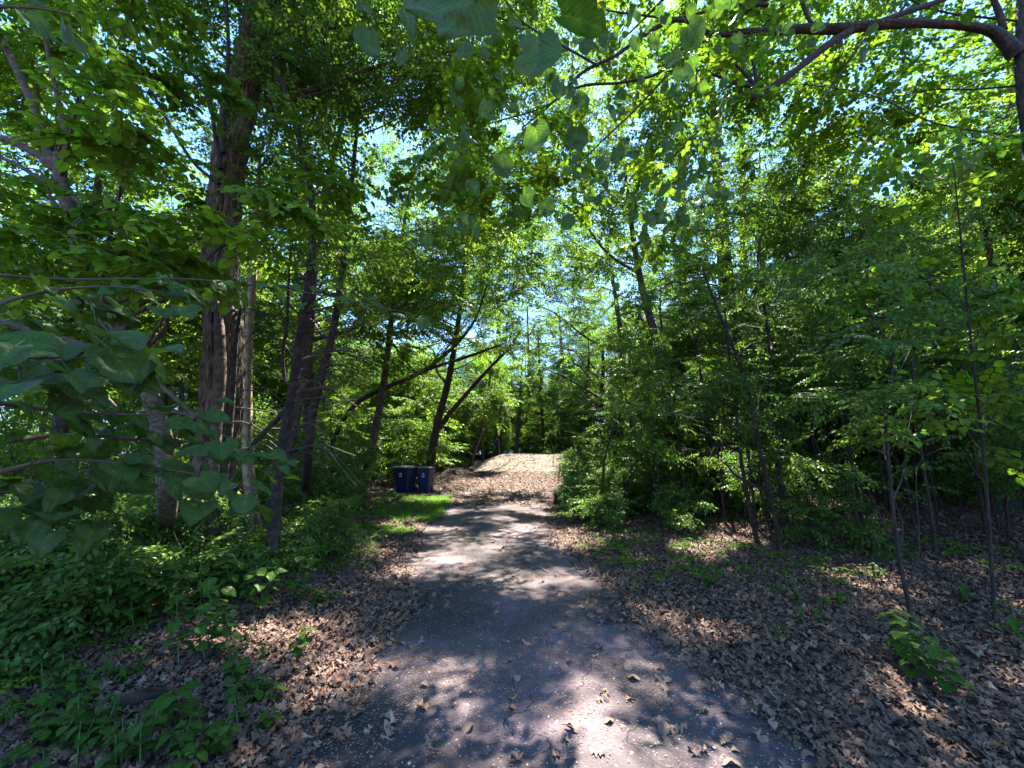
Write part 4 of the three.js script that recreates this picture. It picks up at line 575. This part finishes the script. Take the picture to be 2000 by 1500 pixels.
function bin(label, x, z, turn, w, d, h, mat) {
  const T = thing('wheeled_bin', label, 'bin', V(x, H(x, z) - 0.01, z), 'wheeled bins beside the path'); T.rotation.y = turn;
  mesh('body', loft([ringAt(0.04, w * 0.74, d * 0.68, 0.04), ringAt(0.12, w * 0.77, d * 0.72, 0.05), ringAt(h * 0.60, w * 0.88, d * 0.88, 0.05), ringAt(h * 0.62, w * 0.92, d * 0.92, 0.05), ringAt(h * 0.86, w * 0.96, d * 0.97, 0.05), ringAt(h * 0.88, w * 1.0, d * 1.0, 0.05), ringAt(h * 0.92, w * 1.0, d * 1.0, 0.05)]), mat, T);
  mesh('lid', loft([ringAt(h * 0.922, w * 1.05, d * 1.06, 0.06, 0.01), ringAt(h * 0.952, w * 1.06, d * 1.07, 0.06, 0.01), ringAt(h * 0.975, w * 0.98, d * 0.98, 0.08, 0.0), ringAt(h * 0.995, w * 0.7, d * 0.66, 0.08, 0.0)]), LID, T);
  for (const s of [-0.3, 0.3]) mesh('rib', new THREE.BoxGeometry(0.03, h * 0.46, 0.02).rotateX(-0.10).translate(s * w, h * 0.36, d * 0.405), mat, T);
  for (const s of [-0.32, 0.32]) mesh('hinge', new THREE.CylinderGeometry(0.022, 0.022, 0.09, 10).rotateZ(Math.PI / 2).translate(s * w, h * 0.945, -d * 0.555), LID, T);
  mesh('lid_lip', new THREE.BoxGeometry(w * 0.5, 0.03, 0.03).translate(0, h * 0.925, d * 0.55), LID, T);
  const hd = mesh('handle', new THREE.CylinderGeometry(0.014, 0.014, w * 0.8, 10).rotateZ(Math.PI / 2).translate(0, h * 0.90, -d * 0.60), LID, T);
  for (const s of [-1, 1]) { const wh = mesh('wheel', new THREE.CylinderGeometry(0.125, 0.125, 0.055, 28).rotateZ(Math.PI / 2).translate(s * (w * 0.40), 0.125, -d * 0.42), TYRE, T); mesh('hub', new THREE.CylinderGeometry(0.05, 0.05, 0.062, 18).rotateZ(Math.PI / 2).translate(s * (w * 0.40), 0.125, -d * 0.42), LID, wh); mesh('bracket', new THREE.BoxGeometry(0.03, 0.05, d * 0.14).translate(s * w * 0.36, h * 0.90, -d * 0.55), mat, T); }
  mesh('axle', new THREE.CylinderGeometry(0.012, 0.012, w * 0.85, 8).rotateZ(Math.PI / 2).translate(0, 0.125, -d * 0.42), TYRE, T);
  // white emblem: a five-petalled outline over two short lines of print
  const sh = new THREE.Shape(), pt = (k, ro, ri) => { const a = Math.PI / 2 + k * Math.PI / 5, r = k % 2 ? ri : ro; return [Math.cos(a) * r, Math.sin(a) * r]; };
  for (let k = 0; k < 10; k++) { const [a, b] = pt(k, 0.055, 0.036); k ? sh.lineTo(a, b) : sh.moveTo(a, b); }
  const ho = new THREE.Path(); for (let k = 0; k < 10; k++) { const [a, b] = pt(k, 0.036, 0.021); k ? ho.lineTo(a, b) : ho.moveTo(a, b); } sh.holes.push(ho);
  const fy = h * 0.72, zf = d * 0.5 * 0.955 + 0.004, E = mesh('emblem', new THREE.ExtrudeGeometry(sh, { depth: 0.003, bevelEnabled: false }).translate(0, fy, zf - 0.012), PRINT, T);
  E.rotation.x = 0; E.position.z = 0.012;
  for (const [dy, ww] of [[-0.075, 0.10], [-0.10, 0.14]]) mesh('print_line', new THREE.BoxGeometry(ww, 0.012, 0.004).translate(0, fy + dy, zf + 0.001), PRINT, T);
  return T;
}
const bA = bin('wider navy blue wheeled bin with a white emblem, beside the narrower one', -4.18, -16.0, -0.28, 0.68, 0.76, 1.08, NAVY);
const bB = bin('narrower navy blue wheeled bin with a white emblem, nearer the path', -3.46, -16.3, -0.12, 0.52, 0.58, 1.05, NAVY2);

// ------------------------------------------------------------------ dry leaves, grit, sticks
R = rng(30);
const OAKS = [0, 1, 2, 3].map((k) => { const w = [(t) => W_OAKLOBE(t), (t) => W_OAKLOBE(clamp(t + 0.04, 0, 1)) * 1.15, (t) => W_OVAL(t) * 1.2, (t) => clamp(W_OAKLOBE(t * 0.62 + 0.3), 0.03, 0.5)][k]; const g = blade(1, w, 16, 1, { fold: [0.5, -0.35, 0.45, 0.7][k], droop: [0.35, -0.3, 0.25, 0.5][k], wave: 0.24, seed: 50 + k, petiole: 0.1 }); g.translate(0, 0, -0.5); const n = g.attributes.position.count; g.setAttribute('color', new THREE.Float32BufferAttribute(new Float32Array(n * 3).fill(1), 3)); return g; });
const LITTERLOW = [0, 1].map((k) => { const g = new Geo(); for (let q = 0; q < 9; q++) { const a = rr(0, 6.3), p = V(rr(-0.16, 0.16), rr(0.0, 0.03), rr(-0.16, 0.16)), b = rr(0.6, 1.3); g.add(q % 3 ? blade(1, (t) => W_OAKLOBE(t), 8, 1, { fold: rr(-0.3, 0.6), droop: rr(-0.3, 0.4) }) : blade(1, W_OVAL, 3, 1, { fold: rr(-0.3, 0.6), droop: rr(-0.2, 0.4) }), frame(p, V(Math.cos(a), rr(-0.2, 0.3), Math.sin(a)), V(gauss() * 0.35, 1, gauss() * 0.35), rr(0.07, 0.12)), [b, b * rr(0.88, 1.05), b * rr(0.75, 1.05)]); } return g.build(); });
const dryTint = () => { const k = R(), b = rr(0.55, 1.2); const c = k < 0.45 ? [0.140, 0.074, 0.046] : k < 0.80 ? [0.085, 0.043, 0.028] : k < 0.95 ? [0.20, 0.122, 0.080] : [0.15, 0.060, 0.026]; return new THREE.Color(c[0] * b, c[1] * b, c[2] * b); };
const lay = (x, z, s, lift = 0.012) => { const a = rr(0, 6.3); return frame(V(x, surfaceY(x, z) + lift + s * 0.06, z), V(Math.cos(a), gauss() * 0.16, Math.sin(a)), V(gauss() * 0.28, 1, gauss() * 0.28), s); };
const edgeDist = (x, z) => Math.max(pathL(z) - x, x - pathR(z));
{
  const near = [[], [], [], []], low = [[], []];
  for (let k = 0; k < 140000; k++) {
    const z = -Math.pow(R(), 1.3) * 9 - 1.2, x = rr(-7.5, 8.5), e = edgeDist(x, z), n = fbm(x * 0.9, z * 0.9, 31, 3);
    const dens = sstep(-0.5, 0.05, e + (n - 0.5) * (z > -4 ? 0.6 : 1.0)) * (0.85 + 0.15 * n); if (R() > dens || Math.abs(x) > 1.6 + Math.abs(z) * 1.45) continue;
    near[k % 4].push([lay(x, z, lerp(0.03, 0.076, R()), rr(0.0, 0.035)), dryTint()]);
  }
  for (let k = 0; k < 36000; k++) {
    const z = -8 - Math.pow(R(), 1.2) * 22, x = rr(-16, 22), e = z < -16 ? 1 : Math.max(edgeDist(x, z), (-z - 12.4) * 0.5); if (moundH(x, z) > 0.05) continue; if (R() > sstep(-0.3, 0.5, e + (fbm(x, z, 33, 3) - 0.5)) || Math.abs(x) > 1.6 + Math.abs(z) * 1.4) continue;
    const a = rr(0, 6.3); low[k % 2].push([frame(V(x, surfaceY(x, z) + 0.01, z), V(Math.cos(a), 0, Math.sin(a)), V(0, 1, 0), rr(0.5, 0.95)), dryTint()]);
  }
  near.forEach((l, k) => tag(instanced('leaf_litter', OAKS[k], DRY, l, scene), 'thick layer of dry brown oak leaves covering the woodland floor beside the path', 'leaf litter', null, 'stuff'));
  low.forEach((l, k) => tag(instanced('leaf_litter', LITTERLOW[k], DRY, l, scene), 'dry leaf litter covering the floor deeper in the wood', 'leaf litter', null, 'stuff'));
}
{
  // crumbs of fallen catkins and bark swept into drifts on the path
  const g = new THREE.IcosahedronGeometry(1, 0).scale(1, 0.35, 2.2), l = [], pebbles = [];
  for (let k = 0; k < 60000; k++) { const z = -1.4 - Math.pow(R(), 1.4) * 13, x = rr(pathL(z), pathR(z)), n = fbm(x * 1.1 + 3, z * 1.5, 41, 3), n2 = fbm(x * 5, z * 5, 42, 2); const ed = -edgeDist(x, z); if (n * 0.6 + n2 * 0.4 < 0.54 && R() > 0.14 && R() > sstep(0.45, 0.0, ed)) continue; const a = rr(0, 6.3), b = rr(0.6, 1.2), o = R() < 0.35 && ed > 0.15; l.push([frame(V(x, surfaceY(x, z) + 0.003, z), V(Math.cos(a), 0, Math.sin(a)), V(0, 1, 0), rr(0.001, 0.0034) * (1 + 0.09 * -z)), o ? new THREE.Color(0.28 * b, 0.15 * b, 0.05 * b) : new THREE.Color(0.17 * b, 0.115 * b, 0.085 * b)]); }
  tag(instanced('catkin_crumbs', g, new THREE.MeshStandardMaterial({ roughness: 0.95 }), l, scene), 'orange and brown catkin crumbs drifted over the asphalt path', 'debris', null, 'stuff');
  const pg = new THREE.IcosahedronGeometry(1, 1).scale(1, 0.55, 0.8);
  for (let k = 0; k < 2600; k++) { const z = -1.6 - Math.pow(R(), 1.5) * 8, x = rr(pathL(z) - 0.1, pathR(z) + 0.1), a = rr(0, 6.3), b = rr(0.10, 0.34); pebbles.push([frame(V(x, surfaceY(x, z) + 0.002, z), V(Math.cos(a), 0, Math.sin(a)), V(0, 1, 0), rr(0.0025, 0.006)), new THREE.Color(b, b * 0.96, b * 0.92)]); }
  tag(instanced('gravel', pg, new THREE.MeshStandardMaterial({ roughness: 0.8 }), pebbles, scene), 'small pale pebbles loose on the asphalt path', 'gravel', null, 'stuff');
}
{ // single fallen leaves that can be told apart on the path
  const tone = [[0.22, 0.15, 0.105], [0.16, 0.10, 0.07], [0.21, 0.145, 0.10], [0.11, 0.07, 0.05], [0.21, 0.11, 0.05]].map((c) => { const m = DRY.clone(); m.color.setRGB(...c); return m; });
  const names = ['tan', 'brown', 'pale dry', 'dark brown', 'orange-brown'];
  const fixed = [[1085, 855], [1110, 1305], [1010, 1340], [1180, 1375], [1230, 1380], [1120, 1440], [1170, 1280], [1265, 1205], [1145, 1200], [1400, 1350], [1240, 1340], [1330, 1300], [950, 1190], [870, 1195], [1060, 1185], [720, 1440], [760, 1450], [1165, 1490], [1300, 1440], [1010, 1500]];
  for (let k = 0; k < 240; k++) {
    let p; if (k < fixed.length) p = groundAt(...fixed[k]); else { const z = -1.9 - Math.pow(R(), 1.4) * 7.5, s = R(); p = V(s < 0.55 ? lerp(pathR(z), pathL(z), Math.pow(R(), 1.7) * 0.5) : s < 0.8 ? lerp(pathL(z), pathR(z), Math.pow(R(), 1.7) * 0.45) : rr(pathL(z), pathR(z)), 0, z); }
    const t = k % 5, m = mesh('fallen_leaf', OAKS[k % 4], tone[t], scene); lay(p.x, p.z, rr(0.05, 0.105), 0.004).decompose(m.position, m.quaternion, m.scale);
    tag(m, names[t] + [' narrow-lobed oak leaf', ' broad-lobed oak leaf curling down', ' oval leaf', ' torn half of an oak leaf'][k % 4] + ' lying singly on the asphalt path', 'leaf', 'single leaves on the path');
  }
  const stick = (a, b, r, label, c = 0x5a463a) => { const p = groundAt(...a), q = groundAt(...b); p.y = surfaceY(p.x, p.z) + r; q.y = surfaceY(q.x, q.z) + r; const m1 = p.clone().lerp(q, 0.35), m2 = p.clone().lerp(q, 0.7), L = p.distanceTo(q); m1.x += 0.05 * L; m2.z += 0.05 * L; m1.y += 0.01; const T = thing('stick', label, 'stick', p); mesh('stem', tube(shift([p, m1, m2, q], p), [r * 0.8, r, r * 0.8, r * 0.4], { sides: 7, seg: 16, wob: 0.4 }), new THREE.MeshStandardMaterial({ color: c, roughness: 0.9 }), T); const e = m2.clone().add(V(0.1 * L, 0.02, -0.12 * L)).sub(p); mesh('side_twig', tube([m2.clone().sub(p), m2.clone().sub(p).lerp(e, 0.5), e], [r * 0.5, r * 0.4, r * 0.2], { sides: 5, seg: 6 }), new THREE.MeshStandardMaterial({ color: c, roughness: 0.9 }), T); };
  stick([975, 1082], [990, 1058], 0.012, 'short dark stick standing out on the sunlit part of the path');
  stick([678, 1216], [762, 1213], 0.010, 'straight stick lying across the left edge of the path');
  stick([755, 1184], [822, 1200], 0.006, 'thin pale twig on the sunlit left half of the path', 0x7a6656);
  stick([825, 1295], [860, 1304], 0.005, 'tiny dark twig on the shaded left half of the path');
  stick([955, 1345], [1000, 1352], 0.005, 'thin bent twig in the shaded middle of the path');
  stick([1050, 1115], [1072, 1128], 0.008, 'short twig near the right edge of the sunlit path');
  stick([1000, 1136], [1014, 1138], 0.012, 'stubby dark bark bit on the path');
  stick([1520, 1420], [1640, 1490], 0.006, 'long thin stick among oak leaves at the right edge of the path', 0x6b5140);
  stick([730, 1045], [770, 1062], 0.014, 'curved pale stick on the left verge beside the path', 0x7a6656);
  stick([1560, 1400], [1420, 1345], 0.004, 'slim twig half buried in oak leaves right of the path', 0x6b5140);
  stick([905, 1060], [930, 1057], 0.012, 'pale stick lying across the lit middle of the path', 0x8a7360);
}
{ // dark rotting log at lower left, stump right of the path, bent pale stick before the lone trunk
  const a = groundAt(215, 1395), b = groundAt(330, 1362); a.y += 0.02; b.y += 0.02; const T = thing('rotting_log', 'dark rotting piece of log lying in the leaves among seedlings', 'log', a);
  mesh('bark', tube(shift([a, a.clone().lerp(b, 0.5).add(V(0, 0.015, 0)), b], a), [0.05, 0.06, 0.035], { sides: 12, seg: 14, wob: 0.5 }), BARK.dark, T);
  mesh('side_knot', tube(shift([a.clone().lerp(b, 0.6), a.clone().lerp(b, 0.6).add(V(0.02, 0.08, 0.03))], a), [0.02, 0.014], { sides: 7, seg: 3 }), BARK.dark, T);
  const s = groundAt(1092, 985), S = thing('tree_stump', 'low dark jagged stump at the right edge of the path', 'stump', s);
  mesh('trunk', tube([V(0, -0.1, 0), V(0, 0.12, 0), V(0.02, 0.28, 0)], [0.22, 0.16, 0.13], { sides: 16, seg: 10, wob: 0.6 }), BARK.dark, S);
  mesh('splinter', tube([V(-0.1, 0.1, 0), V(-0.12, 0.3, 0), V(-0.13, 0.42, 0.02)], [0.05, 0.035, 0.01], { sides: 7, seg: 6, wob: 0.5 }), BARK.dark, S);
  mesh('root', tube([V(0.1, 0.06, 0.05), V(0.3, 0.04, 0.1), V(0.45, -0.02, 0.2)], [0.06, 0.04, 0.02], { sides: 7, seg: 8, wob: 0.5 }), BARK.dark, S);
  const c = at(974, 892, 33), B = thing('bent_stick', 'pale stick bent into a hook before the lone grey trunk', 'stick', c);
  mesh('shaft', tube(shift(poly(33, [[976, 892], [975, 872], [974, 860], [971, 857], [967, 862], [965, 870]]), c), pxR(33, [1.3, 1.2, 1.1, 1.1, 1.0, 0.6]), { sides: 7, seg: 24 }), BARK.pale, B);
}
// ------------------------------------------------------------------ seedlings and herbs
function plant(name, label, group, px, py, { n, L, h, spread, geos, mat = LEAF.heroHerb, stems = 1, whorl = false }) {
  const p0 = groundAt(px, py), T = thing(name, label, 'plant', p0, group);
  for (let s = 0; s < stems; s++) {
    const a0 = rr(0, 6.3), base = stems > 1 ? V(rr(-spread, spread) * 0.7, 0, rr(-spread, spread) * 0.7) : V(0, 0, 0), hh = h * rr(0.7, 1.15), top = base.clone().add(V(Math.cos(a0) * spread * 0.35, hh, Math.sin(a0) * spread * 0.35));
    base.y = H(p0.x + base.x, p0.z + base.z) - p0.y - 0.01;
    mesh('stem', tube([base, base.clone().lerp(top, 0.5).add(V(0, h * 0.05, 0)), top], [0.0035, 0.003, 0.0015], { sides: 5, seg: 7 }), mat === LEAF.heroHerb ? STEMGREEN : BARK.twig, T);
    for (let k = 0; k < n; k++) {
      const t = whorl ? (k < 5 ? 1 : 0.35 + 0.6 * R()) : 0.25 + 0.75 * (k + R()) / n, a = whorl && k < 5 ? k / 5 * 6.28 + 0.3 : a0 + k * 2.4 + rr(-0.3, 0.3), c = base.clone().lerp(top, Math.min(t, 1)), dir = V(Math.cos(a), rr(-0.35, 0.25), Math.sin(a)).normalize();
      const m = mesh('leaf', geos[k % geos.length], mat, T); frame(c, dir, V(gauss() * 0.25, 1, gauss() * 0.25), L * rr(0.7, 1.15) * (t > 0.9 ? 1 : 0.85)).decompose(m.position, m.quaternion, m.scale);
    }
  }
}
const STEMGREEN = new THREE.MeshStandardMaterial({ color: 0x4c6a35, roughness: 0.8 });
R = rng(40);
plant('broad_leaved_seedling', 'seedling with many broad toothed leaves beside a bare thin stem, on brown leaves', null, 1830, 1340, { n: 15, L: 0.12, h: 0.36, spread: 0.24, geos: BRAMBLE_LEAF, stems: 4 });
plant('broad_leaved_seedling', 'spray of large pointed leaves at the foot of the mossy linden', null, 1985, 1260, { n: 7, L: 0.17, h: 0.4, spread: 0.1, geos: HERB_LEAF });
plant('whorled_herb', 'upright herb with a whorl of long pointed leaves near the rotting log', null, 330, 1425, { n: 10, L: 0.15, h: 0.24, spread: 0.04, geos: HERB_LEAF, whorl: true });
plant('whorled_herb', 'small pale-topped herb just below the whorled herb beside the rotting log', null, 325, 1490, { n: 8, L: 0.08, h: 0.16, spread: 0.05, geos: HERB_LEAF, whorl: true });
for (const [x, y, st, l] of [[380, 1180, 5, 'bramble patch in front of the oak foot'], [300, 1225, 5, 'bramble patch left of the oak foot, over a lit strip of leaves'], [385, 1300, 3, 'bramble seedling clump on bare leaves before the oak'], [255, 1215, 4, 'bramble shoots at the rim of the undergrowth'], [460, 1170, 3, 'bramble shoots between oak and slender tree'], [540, 1190, 3, 'sparse bramble shoots at the foot of the slender tree']])
  plant('bramble', 'broad-leaved ' + l, 'brambles round the oak', x, y, { n: 13, L: 0.12, h: 0.5, spread: 0.34, geos: BRAMBLE_LEAF, stems: st + 2 });
for (const [x, y, n, l] of [[90, 1370, 5, 'over the left end of the log'], [170, 1440, 5, 'beside the rotting log'], [60, 1470, 5, 'farthest from the path below the log'], [240, 1330, 4, 'in the strip of leaves behind the log'], [420, 1400, 4, 'between log and path'], [450, 1450, 4, 'nearest the path edge by the log'], [400, 1490, 4, 'right of the small pale-topped herb'], [490, 1290, 3, 'halfway between oak and path'], [510, 1380, 2, 'alone on brown leaves by the path'], [130, 1400, 4, 'amid seedlings behind the log'], [20, 1400, 4, 'at the rim of shade beyond the log'], [300, 1480, 3, 'just before the log'], [30, 1340, 5, 'at the foot of the undergrowth by the lit strip'], [130, 1330, 5, 'along the lit strip of leaves'], [210, 1490, 5, 'lowest of the patch before the log'], [110, 1490, 5, 'in the thick of the patch before the log'], [470, 1340, 3, 'between whorled herb and path'], [560, 1270, 2, 'at the leafy rim of the path'], [600, 1180, 3, 'in the litter strip by the slender tree'], [640, 1120, 3, 'at the lit left verge'], [680, 1080, 3, 'on the verge by a curved pale stick']])
  plant('seedling', 'green toothed-leaf seedling ' + l, 'seedlings left of the path', x, y, { n: 8, L: rr(0.05, 0.085), h: rr(0.1, 0.2), spread: 0.18, geos: R() < 0.7 ? BRAMBLE_LEAF : HERB_LEAF, stems: n + 1 });
for (const [x, y, n, l] of [[1375, 1150, 2, 'at the lit right verge of the path'], [1480, 1140, 2, 'below the wavy dark stem'], [1530, 1170, 2, 'below the straight slim stem'], [1640, 1190, 4, 'in the middle of the brown leaves right of the path'], [1590, 1220, 2, 'nearest the path on the brown leaves'], [1520, 1250, 1, 'alone low on brown leaves'], [1450, 1080, 2, 'at the foot of a slim dark stem'], [1330, 1080, 3, 'at the thicket edge by the path'], [1700, 1130, 3, 'beside a bare thin stem'], [1880, 1180, 3, 'between two thin stems by the mossy linden'], [1610, 1080, 4, 'in flecked light under the thicket'], [1420, 1110, 2, 'on the lit leaves of the right verge']])
  plant('seedling', 'green seedling ' + l, 'seedlings right of the path', x, y, { n: 8, L: 0.085, h: 0.17, spread: 0.13, geos: HERB_LEAF, stems: n });
{ // low green ground cover of the verges: nobody could count it
  const l = [];
  const put = (x, z, s, t) => { const a = rr(0, 6.3); l.push([frame(V(x, surfaceY(x, z) + rr(0.02, 0.10) * s, z), V(Math.cos(a), rr(0, 0.4), Math.sin(a)), V(gauss() * 0.3, 1, gauss() * 0.3), s), t()]); };
  const fresh = tints([1.0, 1.4, 1.1, 1.4]);
  for (let k = 0; k < 1900; k++) { const z = -rr(8.0, 15.2), x = pathL(z) + 0.05 - Math.pow(R(), 1.2) * 2.4; if (fbm(x * 1.3, z * 1.3, 61, 3) > 0.5) put(x, z, rr(0.4, 0.85), R() < 0.35 ? fresh : NORMAL_TINT); }
  for (let k = 0; k < 900; k++) { const z = -rr(4.5, 9), x = pathL(z) - 0.35 - Math.pow(R(), 0.8) * 3.4; if (fbm(x * 0.8, z * 0.8, 62, 2) > 0.48) put(x, z, rr(0.35, 0.7), NORMAL_TINT); }
  for (let k = 0; k < 1400; k++) { const z = -rr(5.2, 18), x = pathR(z) + 0.25 + Math.pow(R(), 1.3) * 5; if (fbm(x * 0.8, z * 0.8, 63, 2) > 0.53) put(x, z, rr(0.35, 0.75), NORMAL_TINT); }
  for (let k = 0; k < 900; k++) { const z = -rr(2.6, 6.5), x = -3.0 - R() * 5; if (fbm(x * 0.8, z * 0.8, 64, 2) > 0.44) put(x, z, rr(0.4, 0.8), NORMAL_TINT); }
  tag(instanced('ground_cover', SPRIG.shrub[0], LEAF.herb, l, scene), 'low green leafy ground cover along both verges of the path', 'ground cover', null, 'stuff');
  const blade1 = blade(1, (t) => 0.03 * (1 - t), 4, 1, { fold: 0.4, droop: 0.5 }), gg = new Geo(); for (let q = 0; q < 14; q++) { const a = rr(0, 6.3), b = rr(0.8, 1.2); gg.add(blade1, frame(V(rr(-0.05, 0.05), 0, rr(-0.05, 0.05)), V(Math.cos(a) * 0.5, 1, Math.sin(a) * 0.5), V(Math.cos(a), 0, Math.sin(a)).negate(), rr(0.10, 0.2)), [b, b, b * 0.8]); }
  const gl = []; for (let k = 0; k < 380; k++) { const z = -rr(9.5, 14.6), x = pathL(z) + 0.1 - Math.pow(R(), 1.4) * 1.5; gl.push([frame(V(x, surfaceY(x, z), z), V(Math.cos(k), 0, Math.sin(k)), V(0, 1, 0), rr(0.8, 1.4)), fresh()]); }
  tag(instanced('grass', gg.build(), LEAF.herb, gl, scene), 'bright green grass on the verge before the blue bins', 'grass', null, 'stuff');
}
R = rng(41);
{ // heap of dead twigs behind the bins
  const p0 = V(-2.6, H(-2.6, -17.4), -17.4), T = thing('brush_pile', 'grey-brown pile of dead twigs right behind the narrower bin', 'brush pile', p0);
  for (let k = 0; k < 70; k++) { const a = rr(0, 6.3), c = V(rr(-0.8, 0.9), rr(0.05, 0.9) * (1 - 0.4 * R()), rr(-0.5, 0.5)), d = V(Math.cos(a), rr(-0.5, 0.5), Math.sin(a)).multiplyScalar(rr(0.3, 0.7)); mesh('twig', tube([c.clone().sub(d), c.clone().add(V(0, 0.06, 0)), c.clone().add(d)], [0.012, 0.009, 0.004], { sides: 4, seg: 5 }), k % 3 ? BARK.smooth : BARK.twig, T); }
}
renderer.render(scene, camera);
